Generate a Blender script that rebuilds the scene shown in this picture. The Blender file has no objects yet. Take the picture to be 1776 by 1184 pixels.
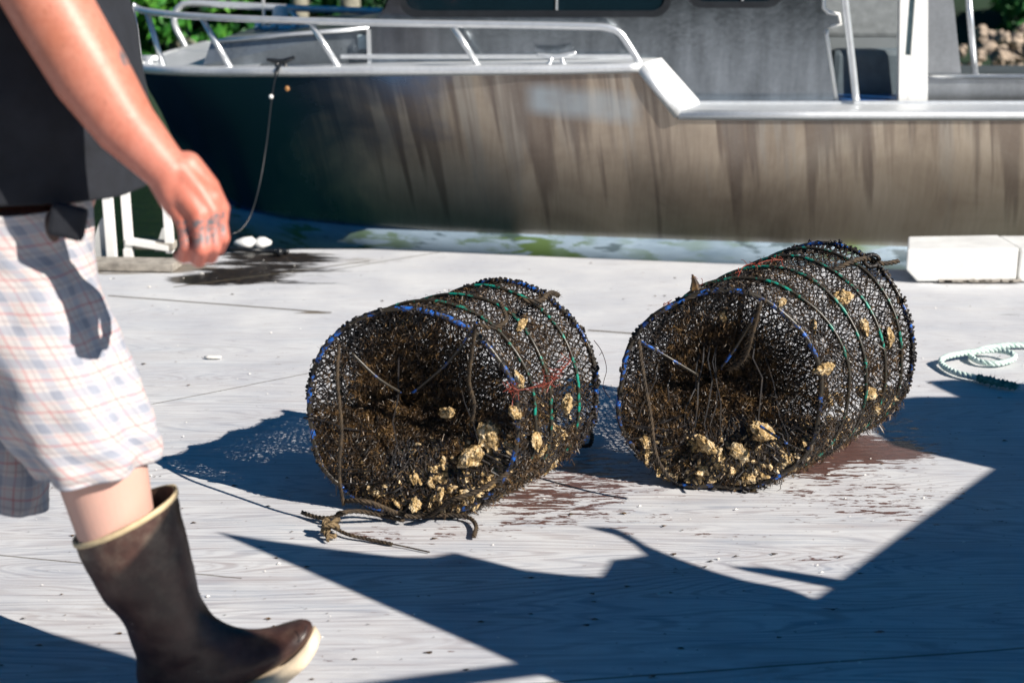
import bpy, bmesh, math, random
from mathutils import Vector, Matrix, noise
R = math.radians
random.seed(7)
SC = bpy.context.scene
COL = SC.collection
PI = math.pi

# ---------------------------------------------------------------- camera, sky, sun, exposure
CAM_H, PITCH, FPX = 1.25, R(15.7), 2467.0
cam_d = bpy.data.cameras.new('camera'); cam = bpy.data.objects.new('camera', cam_d); COL.objects.link(cam)
cam.location = (0, 0, CAM_H); cam.rotation_euler = (R(90) - PITCH, 0, 0)
cam_d.sensor_width = 36; cam_d.lens = 50; cam_d.clip_end = 3000; cam_d.clip_start = 0.05
cam_d.dof.use_dof = True; cam_d.dof.focus_distance = 3.45; cam_d.dof.aperture_fstop = 3.2
SC.camera = cam
SUN_EL = R(35.0)
SH = Vector((-0.835, 0.55, 0)).normalized()                 # direction in which shadows fall on the deck
sun_dir = Vector((-SH.x * math.cos(SUN_EL), -SH.y * math.cos(SUN_EL), math.sin(SUN_EL)))
w = bpy.data.worlds.new('World'); SC.world = w; w.use_nodes = True
nt = w.node_tree; nt.nodes.clear()
sky = nt.nodes.new('ShaderNodeTexSky'); sky.sky_type = 'NISHITA'; sky.sun_disc = False
sky.sun_elevation = SUN_EL; sky.sun_rotation = math.atan2(sun_dir.x, sun_dir.y)
sky.air_density = 1.0; sky.dust_density = 0.3; sky.ozone_density = 3.0
tint = nt.nodes.new('ShaderNodeMix'); tint.data_type = 'RGBA'; tint.blend_type = 'MULTIPLY'
tint.inputs[0].default_value = 1.0; tint.inputs[7].default_value = (0.01, 0.52, 0.78, 1)
bg = nt.nodes.new('ShaderNodeBackground'); bg.inputs[1].default_value = 0.05
wo = nt.nodes.new('ShaderNodeOutputWorld')
nt.links.new(sky.outputs[0], tint.inputs[6]); nt.links.new(tint.outputs[2], bg.inputs[0]); nt.links.new(bg.outputs[0], wo.inputs[0])
sl = bpy.data.lights.new('sun', 'SUN'); sl.energy = 5.0; sl.angle = R(0.35); sl.color = (1.0, 0.93, 0.84)
so = bpy.data.objects.new('sun', sl); COL.objects.link(so)
so.rotation_euler = sun_dir.to_track_quat('Z', 'Y').to_euler(); so.location = sun_dir * 30
SC.view_settings.view_transform = 'Standard'; SC.view_settings.look = 'None'
SC.view_settings.exposure = 0.6; SC.view_settings.gamma = 1.0
SC.render.resolution_x = 1024; SC.render.resolution_y = 682

# ---------------------------------------------------------------- measuring helpers
def ray(px, py):
    a = (px - 888) / FPX; b = (592 - py) / FPX
    f = Vector((0, math.cos(PITCH), -math.sin(PITCH))); u = Vector((0, math.sin(PITCH), math.cos(PITCH)))
    return f + Vector((1, 0, 0)) * a + u * b
def G(px, py, z=0.0):
    d = ray(px, py); t = (z - CAM_H) / d.z
    return Vector((0, 0, CAM_H)) + d * t
def D(px, py, Y):
    d = ray(px, py); return Vector((0, 0, CAM_H)) + d * (Y / d.y)

# ---------------------------------------------------------------- material helpers
class NT:
    def __init__(s, name):
        s.m = bpy.data.materials.new(name); s.m.use_nodes = True; s.t = s.m.node_tree; s.n = s.t.nodes
        s.b = s.n['Principled BSDF']
        s.tc = s.n.new('ShaderNodeTexCoord')
    def put(s, sock, v):
        if isinstance(v, bpy.types.NodeSocket): s.t.links.new(v, sock)
        elif isinstance(v, (tuple, list)) and len(v) == 3 and sock.type == 'RGBA': sock.default_value = (*v, 1)
        else: sock.default_value = v
    def set(s, **k):
        for a, v in k.items(): s.put(s.b.inputs[a.replace('_', ' ')], v)
    def obj(s): return s.tc.outputs['Object']
    def map(s, vec, scale=(1, 1, 1), rot=(0, 0, 0), loc=(0, 0, 0)):
        m = s.n.new('ShaderNodeMapping'); s.put(m.inputs[0], vec); m.inputs['Scale'].default_value = scale
        m.inputs['Rotation'].default_value = rot; m.inputs['Location'].default_value = loc; return m.outputs[0]
    def noise(s, vec, scale=5, detail=4, rough=0.55, dist=0):
        m = s.n.new('ShaderNodeTexNoise'); s.put(m.inputs['Vector'], vec); m.inputs['Scale'].default_value = scale
        m.inputs['Detail'].default_value = detail; m.inputs['Roughness'].default_value = rough
        m.inputs['Distortion'].default_value = dist; return m.outputs['Fac']
    def vor(s, vec, scale=5, feat='F1', out='Distance'):
        m = s.n.new('ShaderNodeTexVoronoi'); m.feature = feat; s.put(m.inputs['Vector'], vec); m.inputs['Scale'].default_value = scale
        return m.outputs[out]
    def math(s, op, a, b=0.0, c=0.0, clamp=False):
        m = s.n.new('ShaderNodeMath'); m.operation = op; m.use_clamp = clamp
        s.put(m.inputs[0], a); s.put(m.inputs[1], b); s.put(m.inputs[2], c); return m.outputs[0]
    def ramp(s, f, stops):
        m = s.n.new('ShaderNodeValToRGB'); s.put(m.inputs[0], f); e = m.color_ramp.elements
        while len(e) > 1: e.remove(e[-1])
        e[0].position = stops[0][0]; c = stops[0][1]; e[0].color = (c, c, c, 1) if isinstance(c, (int, float)) else (*c, 1)
        for p, c in stops[1:]:
            x = e.new(p); x.color = (c, c, c, 1) if isinstance(c, (int, float)) else (*c, 1)
        return m.outputs[0]
    def mix(s, f, a, b, mode='MIX'):
        m = s.n.new('ShaderNodeMix'); m.data_type = 'RGBA'; m.blend_type = mode
        s.put(m.inputs[0], f); s.put(m.inputs[6], a); s.put(m.inputs[7], b); return m.outputs[2]
    def bump(s, h, strength=0.3, dist=0.01, normal=None):
        m = s.n.new('ShaderNodeBump'); s.put(m.inputs['Height'], h); m.inputs['Strength'].default_value = strength
        m.inputs['Distance'].default_value = dist
        if normal: s.put(m.inputs['Normal'], normal)
        s.put(s.b.inputs['Normal'], m.outputs[0]); return m.outputs[0]
    def attr(s, name):
        m = s.n.new('ShaderNodeAttribute'); m.attribute_name = name; return m
    def sep(s, vec):
        m = s.n.new('ShaderNodeSeparateXYZ'); s.put(m.inputs[0], vec); return m.outputs
    def comb(s, x, y, z=0.0):
        m = s.n.new('ShaderNodeCombineXYZ'); s.put(m.inputs[0], x); s.put(m.inputs[1], y); s.put(m.inputs[2], z); return m.outputs[0]
    def wave(s, f, freq):                                    # sine of f
        return s.math('SINE', s.math('MULTIPLY', f, freq))

# ---------------------------------------------------------------- mesh helpers
class MB:
    def __init__(s): s.v = []; s.f = []; s.uv = None; s.mi = []
    def add(s, vs, fs):
        o = len(s.v); s.v.extend(vs); s.f.extend([tuple(i + o for i in f) for f in fs])
    def tube(s, pts, r, n=6, cap=True, closed=False):
        pts = [Vector(p) for p in pts]
        N = len(pts); rr = r if isinstance(r, (list, tuple)) else [r] * N
        o = len(s.v); up = None
        for i, p in enumerate(pts):
            if closed: t = pts[(i + 1) % N] - pts[i - 1]
            else: t = pts[min(i + 1, N - 1)] - pts[max(i - 1, 0)]
            if t.length < 1e-9: t = Vector((0, 0, 1))
            t.normalize()
            if up is None: up = t.orthogonal()
            a = up - t * up.dot(t)
            if a.length < 1e-6: a = t.orthogonal()
            a.normalize(); up = a; b = t.cross(a)
            for k in range(n):
                an = 2 * PI * k / n; s.v.append(p + (a * math.cos(an) + b * math.sin(an)) * rr[i])
        M = N if closed else N - 1
        for i in range(M):
            for k in range(n):
                a0 = o + i * n; b0 = o + ((i + 1) % N) * n
                s.f.append((a0 + k, a0 + (k + 1) % n, b0 + (k + 1) % n, b0 + k))
        if cap and not closed:
            s.f.append(tuple(o + k for k in reversed(range(n)))); s.f.append(tuple(o + (N - 1) * n + k for k in range(n)))
    def box(s, c, size, rot=None):
        c = Vector(c); h = Vector(size) / 2; vs = []
        for x in (-1, 1):
            for y in (-1, 1):
                for z in (-1, 1):
                    p = Vector((x * h.x, y * h.y, z * h.z))
                    if rot: p = rot @ p
                    vs.append(c + p)
        s.add(vs, [(0, 1, 3, 2), (4, 6, 7, 5), (0, 4, 5, 1), (2, 3, 7, 6), (0, 2, 6, 4), (1, 5, 7, 3)])
    def prism(s, poly, off):                                 # polygon (3-D points) thickened by the vector off
        off = Vector(off); n = len(poly); vs = [Vector(p) for p in poly] + [Vector(p) + off for p in poly]
        s.add(vs, [tuple(range(n)), tuple(range(2 * n - 1, n - 1, -1))] + [(i, i + n, (i + 1) % n + n, (i + 1) % n) for i in range(n)])
    def loft(s, rings, cap0=True, cap1=True, closed=True):
        o = len(s.v); n = len(rings[0])
        for r in rings: s.v.extend([Vector(p) for p in r])
        for i in range(len(rings) - 1):
            for k in range(n if closed else n - 1):
                a = o + i * n; b = a + n; s.f.append((a + k, a + (k + 1) % n, b + (k + 1) % n, b + k))
        if cap0: s.f.append(tuple(o + k for k in reversed(range(n))))
        if cap1: s.f.append(tuple(o + (len(rings) - 1) * n + k for k in range(n)))
    def ball(s, c, r, nu=10, nv=8, sc=(1, 1, 1), rot=None):
        c = Vector(c); rings = []
        for j in range(nv + 1):
            ph = -PI / 2 + PI * j / nv; ph = max(min(ph, PI / 2 - .02), -PI / 2 + .02); rg = []
            for i in range(nu):
                a = 2 * PI * i / nu; p = Vector((math.cos(a) * math.cos(ph) * sc[0], math.sin(a) * math.cos(ph) * sc[1], math.sin(ph) * sc[2])) * r
                if rot: p = rot @ p
                rg.append(c + p)
            rings.append(rg)
        s.loft(rings)
    def build(s, name, mat, parent=None, smooth=False, bevel=0, seg=2, fixn=True):
        me = bpy.data.meshes.new(name); me.from_pydata([tuple(p) for p in s.v], [], s.f)
        if fixn:
            bm = bmesh.new(); bm.from_mesh(me); bmesh.ops.recalc_face_normals(bm, faces=bm.faces[:])
            if bevel: bmesh.ops.bevel(bm, geom=[e for e in bm.edges if len(e.link_faces) == 2 and e.calc_face_angle(0) > 0.5], offset=bevel, segments=seg, affect='EDGES', profile=.6)
            bm.to_mesh(me); bm.free()
        if smooth: me.polygons.foreach_set('use_smooth', [True] * len(me.polygons))
        me.materials.append(mat); o = bpy.data.objects.new(name, me); COL.objects.link(o)
        if parent:
            o.parent = parent; o.matrix_parent_inverse = Matrix.Translation(-Vector(parent.location)) if parent.parent is None else parent.matrix_parent_inverse.copy()
            if parent.parent is not None: o.matrix_parent_inverse = Matrix.Identity(4)
        return o
def tag(o, label=None, cat=None, group=None, kind=None):
    if label: o['label'] = label
    if cat: o['category'] = cat
    if group: o['group'] = group
    if kind: o['kind'] = kind
    return o
def empty(name, loc, label=None, cat=None, group=None):
    o = bpy.data.objects.new(name, None); COL.objects.link(o); o.location = loc; o.empty_display_size = .1
    return tag(o, label, cat, group)
def bez(pts, n=8, closed=False):                             # Catmull-Rom through pts
    pts = [Vector(p) for p in pts]; N = len(pts); out = []
    for i in range(N if closed else N - 1):
        if closed: p0, p1, p2, p3 = pts[i - 1], pts[i], pts[(i + 1) % N], pts[(i + 2) % N]
        else: p0, p1, p2, p3 = pts[max(i - 1, 0)], pts[i], pts[i + 1], pts[min(i + 2, N - 1)]
        for k in range(n):
            t = k / n
            out.append(.5 * ((2 * p1) + (p2 - p0) * t + (2 * p0 - 5 * p1 + 4 * p2 - p3) * t * t + (3 * p1 - p0 - 3 * p2 + p3) * t ** 3))
    if not closed: out.append(pts[-1])
    return out
def interp(x, tab):
    if x <= tab[0][0]: return tab[0][1]
    for (a, va), (b, vb) in zip(tab, tab[1:]):
        if x <= b: return va + (vb - va) * (x - a) / (b - a)
    return tab[-1][1]

# ---------------------------------------------------------------- materials
def M_simple(name, col, rough=.6, metal=0., var=.25, scale=20, bump=.1, bd=.003, spec=.5):
    m = NT(name); n = m.noise(m.obj(), scale, 5); d = tuple(c * (1 - var) for c in col); l = tuple(min(1, c * (1 + var)) for c in col)
    m.set(Base_Color=m.ramp(n, [(.3, d), (.7, l)]), Roughness=rough, Metallic=metal); m.b.inputs['Specular IOR Level'].default_value = spec
    if bump: m.bump(n, bump, bd)
    return m.m

def M_deck():
    m = NT('weathered plywood'); P = m.obj(); x, y, z = m.sep(P)
    st = m.attr('stain').outputs['Color']; s1, s2, s3 = m.sep(st)      # wet brown, dark puddle, bare wood
    # growth rings of rotary-cut plywood: contour lines of a stretched, slowly rising field
    base = m.noise(m.map(P, (.36, 2.9, 1), (0, 0, R(-4))), 1.0, 3, .5, .3)
    fine = m.noise(m.map(P, (1.6, 60, 1), (0, 0, R(-4))), 1.0, 4, .65, .4)
    f = m.math('MULTIPLY_ADD', fine, .008, base)
    ring = m.math('MULTIPLY_ADD', m.wave(f, 290), .5, .5)
    ring2 = m.math('MULTIPLY_ADD', m.wave(f, 611), .5, .5)
    grain = m.math('MAXIMUM', m.ramp(ring, [(0, 1.), (.12, .8), (.34, 0)]), m.math('MULTIPLY', m.ramp(ring2, [(0, 1.), (.3, 0)]), .5))
    patch = m.ramp(m.noise(m.map(P, (.7, 1.5, 1)), 1.6, 4), [(.3, .4), (.6, 1.)])
    gr = m.math('MULTIPLY', grain, patch)
    hair = m.ramp(m.noise(m.map(P, (4, 150, 1), (0, 0, R(-3))), 1, 3, .6), [(.42, 0), (.72, 1.)])
    near = m.ramp(y, [(0, 1.), (1, 1.)])
    nearw = m.math('SUBTRACT', 1.0, m.math('MULTIPLY_ADD', y, .32, -.85, clamp=True))
    mott = m.noise(P, 3.5, 6, .6)
    col = m.ramp(mott, [(.3, (.50, .51, .54)), (.55, (.60, .605, .615)), (.75, (.69, .69, .685))])
    wear = m.math('MULTIPLY', m.math('ADD', m.math('MULTIPLY', gr, .50), m.math('MULTIPLY', hair, .45)), m.math('MULTIPLY_ADD', nearw, .80, .10))
    dk = m.ramp(m.noise(m.map(P, (1.2, 5, 1)), 2.4, 5), [(.35, (.15, .19, .27)), (.55, (.25, .20, .21)), (.72, (.30, .25, .23))])
    col = m.mix(m.math('MULTIPLY', wear, .95, clamp=True), col, dk)
    # far, scuffed patches
    sc = m.ramp(m.noise(m.map(P, (1.5, 7, 1), (0, 0, R(12))), 1.7, 6, .7), [(.56, 0), (.74, .4)])
    col = m.mix(sc, col, (.33, .31, .30))
    # tiny dark specks and bright shell dust
    v = m.vor(m.map(P, (1, 1.2, 1)), 42); sp = m.ramp(v, [(.05, .85), (.10, 0)])
    spm = m.ramp(m.noise(P, 5, 3), [(.56, 0), (.66, 1)])
    col = m.mix(m.math('MULTIPLY', sp, spm), col, (.10, .08, .07))
    v2 = m.vor(m.map(P, (1, 1, 1), loc=(3.3, 1.7, 0)), 60); sp2 = m.ramp(v2, [(.05, 1), (.1, 0)])
    spm2 = m.ramp(m.noise(m.map(P, loc=(5, 5, 0)), 4, 3), [(.55, 0), (.68, 1)])
    col = m.mix(m.math('MULTIPLY', sp2, spm2), col, (.85, .85, .84))
    # nail heads in rows
    # bare grey wood
    bw = m.ramp(m.noise(m.map(P, (2.5, 60, 1)), 1, 5, .6), [(.3, (.10, .085, .07)), (.7, (.30, .26, .21))])
    nb = m.noise(m.map(P, (2.2, 26, 1), (0, 0, R(10))), 1.5, 6, .65)
    m3 = m.ramp(m.math('ADD', s3, m.math('MULTIPLY_ADD', nb, 1.6, -.8)), [(.45, 0), (.55, 1)])
    col = m.mix(m3, col, bw)
    # brown wet drips, drawn out along the grain and broken up
    nn = m.noise(m.map(P, (13, 60, 1), (0, 0, R(-2))), 1.0, 5, .68, .6)
    nn2 = m.noise(m.map(P, (34, 120, 1)), 1.0, 3, .6)
    w1 = m.math('ADD', s1, m.math('MULTIPLY_ADD', m.math('ADD', m.math('MULTIPLY', nn, .7), m.math('MULTIPLY', nn2, .3)), 3.6, -1.8))
    m1 = m.ramp(w1, [(.47, 0), (.53, 1)])
    col = m.mix(m.math('MULTIPLY', m1, .93), col, m.ramp(nn2, [(.3, (.035, .011, .008)), (.7, (.13, .048, .032))]))
    # drops
    vd = m.vor(m.map(P, (1, 2.1, 1)), 34); dd = m.ramp(m.math('ADD', vd, m.math('MULTIPLY', m.noise(P, 60, 2), .12)), [(.20, 1), (.24, 0)])
    dm = m.ramp(m.math('MULTIPLY', m.math('ADD', s1, .04), m.noise(P, 12, 3)), [(.07, 0), (.11, 1)])
    dsel = m.ramp(m.vor(m.map(P, (1, 2.1, 1)), 34, out='Color'), [(.35, 1), (.42, 0)])
    m1b = m.math('MULTIPLY', m.math('MULTIPLY', dd, dm), dsel)
    col = m.mix(m.math('MULTIPLY', m1b, .9), col, (.09, .035, .03))
    # dark puddle
    n2 = m.noise(m.map(P, (3, 16, 1), (0, 0, R(10))), 1.3, 6, .7)
    m2 = m.ramp(m.math('ADD', s2, m.math('MULTIPLY_ADD', n2, 2.6, -1.3)), [(.42, 0), (.70, 1)])
    grit = m.ramp(m.noise(P, 55, 4, .7), [(.5, (.018, .016, .016)), (.66, (.07, .05, .035)), (.8, (.28, .22, .15))])
    col = m.mix(m2, col, grit)
    # seams between sheets
    def seam(a, b, wd):
        a = Vector(a); b = Vector(b); d = b - a; L = d.length; d = d / L
        t = m.math('ADD', m.math('MULTIPLY', x, d.x), m.math('MULTIPLY_ADD', y, d.y, -(a.x * d.x + a.y * d.y)))
        n_ = m.math('ADD', m.math('MULTIPLY', x, -d.y), m.math('MULTIPLY_ADD', y, d.x, (a.x * d.y - a.y * d.x)))
        n_ = m.math('ABSOLUTE', m.math('MULTIPLY_ADD', m.noise(P, 9, 3), .006, n_) if True else n_)
        inside = m.math('MULTIPLY', m.math('GREATER_THAN', t, 0.0), m.math('LESS_THAN', t, L))
        return m.math('MULTIPLY', inside, m.math('LESS_THAN', n_, wd))
    sm = None
    for (a, b, c, d, wd) in [(188, 512, 575, 541, .009), (1020, 571, 1100, 577, .010), (560, 470, 800, 430, .005), (300, 497, 640, 452, .008), (-200, 790, 560, 640, .003), (-100, 950, 420, 1000, .0025), (900, 1184, 1776, 1120, .003)]:
        q = seam(G(a, b), G(c, d), wd); sm = q if sm is None else m.math('MAXIMUM', sm, q)
    col = m.mix(m.math('MULTIPLY', sm, .8), col, (.10, .085, .06))
    wet = m.math('MAXIMUM', m.math('MAXIMUM', m1, m2), m1b)
    rough = m.math('SUBTRACT', .72, m.math('MULTIPLY', wet, .42))
    m.set(Base_Color=col, Roughness=rough)
    h = m.math('SUBTRACT', m.math('MULTIPLY', mott, .3), m.math('ADD', m.math('MULTIPLY', wear, .8), m.math('MULTIPLY', sm, 3.0)))
    m.bump(h, .35, .004)
    return m.m

def M_metal(name, base=(.55, .56, .57), rough=.3, streak=0., brown=None, metal=1., vert=True):
    m = NT(name); P = m.obj()
    n = m.noise(m.map(P, (9, 9, 1.2)), 1.6, 6, .6)           # streaks that run down
    n2 = m.noise(P, 2.2, 5, .6)
    spk = m.noise(P, 60, 3, .7)
    c = m.ramp(m.math('MULTIPLY_ADD', n, .6, m.math('MULTIPLY', n2, .4)), [(.3, tuple(k * (1 - streak) for k in base)), (.65, base)])
    c = m.mix(.25, c, m.ramp(spk, [(.3, tuple(k * .7 for k in base)), (.7, tuple(min(1, k * 1.25) for k in base))]))
    m.set(Base_Color=c, Roughness=m.math('MULTIPLY_ADD', n2, .25, rough - .12), Metallic=metal)
    m.bump(m.math('ADD', n2, m.math('MULTIPLY', spk, .05)), .12, .01)
    return m.m

def M_hull():
    m = NT('stained aluminium plate'); P = m.obj(); x, y, z = m.sep(P)
    sk_ = m.comb(m.math('MULTIPLY_ADD', z, .16, x), 0.0, z)
    n = m.noise(m.map(sk_, (8.5, 1, .55)), 1.0, 3, .5, .1)                    # broad runs below the scuppers
    nb_ = m.noise(m.map(sk_, (24, 1, .8), loc=(3, 0, 1)), 1.0, 4, .6, .2)
    nc_ = m.noise(m.map(sk_, (7, 1, .7), loc=(9, 0, 5)), 1.0, 4, .6)
    n2 = m.noise(m.map(P, (1.6, 1, 1.9)), 1.0, 6, .6, .4)
    n3 = m.noise(m.map(P, (60, 5, 5)), 1.0, 4, .7)
    hz = m.math('MULTIPLY_ADD', z, .32, -.06)                                    # runs are stronger towards the rail
    dull = m.ramp(m.math('MULTIPLY_ADD', n2, .8, m.math('MULTIPLY', n3, .2)), [(.36, (.29, .235, .185)), (.5, (.43, .355, .28)), (.66, (.56, .49, .40))])
    lt = m.ramp(m.math('ADD', nc_, m.math('MULTIPLY', hz, .6)), [(.60, 0), (.68, .5)])
    dull = m.mix(lt, dull, (.38, .36, .33))
    dk1 = m.ramp(m.math('ADD', n, m.math('MULTIPLY_ADD', nb_, .35, m.math('MULTIPLY_ADD', hz, .9, -.20))), [(.545, 0), (.625, .55)])
    dull = m.mix(dk1, dull, (.12, .09, .08))
    dk2 = m.ramp(m.math('ADD', nb_, hz), [(.60, 0), (.70, .45)])
    dull = m.mix(dk2, dull, (.16, .12, .10))
    sp = m.ramp(m.noise(P, 90, 2), [(.55, 0), (.8, .12)]); dull = m.mix(sp, dull, (.5, .5, .5))
    # stained finish takes over aft of the bow; the bow is bare, mirror-like plate with its navy reflection painted in
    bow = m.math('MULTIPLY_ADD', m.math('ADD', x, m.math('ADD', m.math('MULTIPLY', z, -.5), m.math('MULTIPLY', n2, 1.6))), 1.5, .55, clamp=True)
    # soft-edged pale blue-grey patch below the rail
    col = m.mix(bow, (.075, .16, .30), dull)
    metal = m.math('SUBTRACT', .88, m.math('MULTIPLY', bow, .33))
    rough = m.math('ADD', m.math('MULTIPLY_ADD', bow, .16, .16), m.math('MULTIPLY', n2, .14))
    px = m.ramp(m.math('ABSOLUTE', m.math('SUBTRACT', x, .30)), [(.19, 1), (.26, 0)])
    pz = m.ramp(m.math('ABSOLUTE', m.math('SUBTRACT', m.math('MULTIPLY_ADD', x, .10, z), .62)), [(.03, 1), (.085, 0)])
    pn = m.ramp(m.noise(m.map(P, (5, 5, 5)), 1, 3), [(.30, .35), (.6, .7)])
    pm = m.math('MULTIPLY', m.math('MULTIPLY', px, pz), pn)
    col = m.mix(pm, col, (.42, .50, .56))
    m.set(Base_Color=col, Roughness=rough, Metallic=metal)
    m.bump(m.math('ADD', m.noise(m.map(P, (1, 1, .8)), 2.2, 3), m.math('MULTIPLY', n, .1)), .2, .012)
    return m.m

def M_hull_low():
    m = NT('hull bottom paint'); P = m.obj(); x, y, z = m.sep(P)
    n = m.noise(m.map(P, (2, 2, 9)), 1.5, 5, .6); n2 = m.noise(m.map(P, (3, 3, 14)), 1.4, 5, .6, .4)
    c = m.ramp(n, [(.3, (.17, .24, .31)), (.7, (.36, .46, .55))])
    g = m.math('MULTIPLY', m.ramp(n2, [(.50, 0), (.56, 1)]), m.ramp(z, [(0, 1), (.06, .0)]))
    gx = m.ramp(m.noise(m.map(P, (1, 1, 0)), 1.7, 2), [(.42, 0), (.52, 1)])
    c = m.mix(m.math('MULTIPLY', g, gx), c, (.10, .16, .05))
    dk = m.ramp(m.noise(m.map(P, (3, 3, 12), loc=(4, 2, 1)), 1.6, 4), [(.60, 0), (.65, 1)])
    c = m.mix(m.math('MULTIPLY', dk, .8), c, (.05, .08, .09))
    m.set(Base_Color=c, Roughness=.45); return m.m

def M_skin():
    m = NT('sunlit skin'); P = m.obj()
    n = m.noise(P, 14, 5, .6); f = m.noise(P, 120, 4, .6); f2 = m.vor(m.map(P, (1, 1, 1)), 330)
    c = m.ramp(n, [(.3, (.47, .165, .10)), (.7, (.60, .255, .185))])
    c = m.mix(m.ramp(f, [(.45, 0), (.75, .5)]), c, (.36, .10, .06))
    hs = m.noise(m.map(P, (260, 260, 60), (0, R(38), 0)), 1, 2); c = m.mix(m.ramp(hs, [(.60, 0), (.72, .45)]), c, (.20, .08, .04))
    red = m.attr('tone').outputs['Fac']
    c = m.mix(m.math('MULTIPLY', red, .7), c, (.56, .14, .10))
    pale = m.attr('pale').outputs['Fac']
    c = m.mix(m.math('MULTIPLY', pale, .8), c, (.66, .42, .345))
    ink = m.attr('ink').outputs['Fac']
    ip = m.ramp(m.noise(m.map(P, (1, 1, 1)), 130, 3, .5, 1.), [(.47, 0), (.53, 1)])
    c = m.mix(m.math('MULTIPLY', m.math('MULTIPLY', ink, ip), .95), c, (.12, .13, .14))
    m.set(Base_Color=c, Roughness=.46, Subsurface_Weight=.10, Subsurface_Scale=.012)
    m.b.inputs['Subsurface Radius'].default_value = (1, .35, .2)
    m.bump(m.math('ADD', m.math('MULTIPLY', f, .5), m.math('MULTIPLY', f2, .3)), .12, .002); return m.m

def M_plaid():
    m = NT('plaid cotton'); uv = m.tc.outputs['UV']; u, v, _ = m.sep(uv)
    wv = m.noise(m.obj(), 9, 3)
    u = m.math('MULTIPLY_ADD', wv, .008, u); v = m.math('MULTIPLY_ADD', wv, .008, v)
    def stripe(c, per, off, wd):
        t = m.math('FRACT', m.math('MULTIPLY_ADD', c, 1 / per, off)); t = m.math('ABSOLUTE', m.math('SUBTRACT', t, .5))
        return m.ramp(t, [(wd, 1), (wd + .018, 0)])
    col = (.54, .50, .485)
    P = .055
    for c in (u, v):
        col = m.mix(m.math('MULTIPLY', stripe(c, P, .0, .13), .5), col, (.27, .31, .40))
        col = m.mix(m.math('MULTIPLY', stripe(c, P, .5, .022), .50), col, (.50, .13, .13))
        col = m.mix(m.math('MULTIPLY', stripe(c, P, .27, .022), .5), col, (.33, .28, .30))
        col = m.mix(m.math('MULTIPLY', stripe(c, P, .77, .018), .3), col, (.52, .24, .24))
    blot = m.math('MULTIPLY', stripe(u, P, .0, .14), stripe(v, P, .0, .14))
    bl2 = m.ramp(m.noise(uv, 16, 3), [(.42, .25), (.58, 1)])
    col = m.mix(m.math('MULTIPLY', m.math('MULTIPLY', blot, bl2), .34), col, (.09, .10, .14))
    m.set(Base_Color=col, Roughness=.85)
    wn = m.noise(m.map(m.obj(), (1, 1, 1)), 380, 2)
    m.b.inputs['Sheen Weight'].default_value = .1
    m.bump(m.math('ADD', wn, m.math('MULTIPLY', m.noise(m.obj(), 22, 4), 2.5)), .25, .004); return m.m

def M_net():
    m = NT('fouled netting'); P = m.obj(); n = m.noise(P, 28, 5, .7); n2 = m.noise(P, 9, 4)
    c = m.ramp(n, [(.38, (.006, .006, .008)), (.54, (.016, .012, .010)), (.66, (.055, .036, .02)), (.8, (.13, .09, .045))])
    c = m.mix(m.ramp(n2, [(.5, 0), (.75, .5)]), c, (.014, .013, .016))
    m.set(Base_Color=c, Roughness=.55); m.bump(n, .8, .003); return m.m
def M_algae():
    m = NT('brown weed'); P = m.obj(); n = m.noise(P, 45, 4, .7)
    c = m.ramp(n, [(.35, (.010, .007, .005)), (.50, (.045, .026, .012)), (.63, (.16, .090, .033)), (.78, (.36, .24, .09))])
    m.set(Base_Color=c, Roughness=.42); return m.m
def M_ring(name, col):
    m = NT(name); P = m.obj(); n = m.noise(P, 34, 5, .7)
    g = m.ramp(n, [(.53, 1), (.60, 0)])
    c = m.mix(g, col, (.03, .024, .016)); m.set(Base_Color=c, Roughness=.38); m.bump(n, .3, .003); return m.m
def M_oyster():
    m = NT('oyster shell'); P = m.obj(); oi = m.n.new('ShaderNodeObjectInfo').outputs['Random']
    n = m.noise(P, 1.9, 6, .7, .5); n2 = m.noise(m.map(P, (1, 1, 3.5)), 2.6, 6, .72); n3 = m.vor(P, 4.5)
    c = m.ramp(n, [(.34, (.04, .025, .010)), (.42, (.30, .18, .06)), (.50, (.72, .50, .24)), (.60, (.88, .72, .48)), (.72, (.92, .86, .72))])
    c = m.mix(m.ramp(n2, [(.55, 0), (.64, .9)]), c, (.07, .05, .018))
    c = m.mix(m.math('MULTIPLY', oi, .35), c, (.72, .50, .22))
    m.set(Base_Color=c, Roughness=.42); m.bump(m.math('ADD', n2, m.math('MULTIPLY', n3, .6)), .55, .14); return m.m
def M_water():
    m = NT('harbour water'); P = m.obj()
    n = m.noise(m.map(P, (1, 2.2, 1)), 3.2, 5, .6); n2 = m.noise(m.map(P, (1, 3, 1)), 14, 3)
    m.set(Base_Color=m.ramp(n, [(.3, (.003, .018, .012)), (.7, (.008, .042, .02))]), Roughness=.08)
    m.b.inputs['IOR'].default_value = 1.33
    m.bump(m.math('ADD', n, m.math('MULTIPLY', n2, .25)), .5, .05); return m.m
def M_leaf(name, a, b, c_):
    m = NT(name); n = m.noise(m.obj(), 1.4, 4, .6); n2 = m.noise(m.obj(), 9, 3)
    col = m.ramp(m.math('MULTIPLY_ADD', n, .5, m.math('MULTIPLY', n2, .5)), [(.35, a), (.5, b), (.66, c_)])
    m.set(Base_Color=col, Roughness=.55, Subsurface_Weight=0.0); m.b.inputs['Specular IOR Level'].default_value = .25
    return m.m
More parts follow.
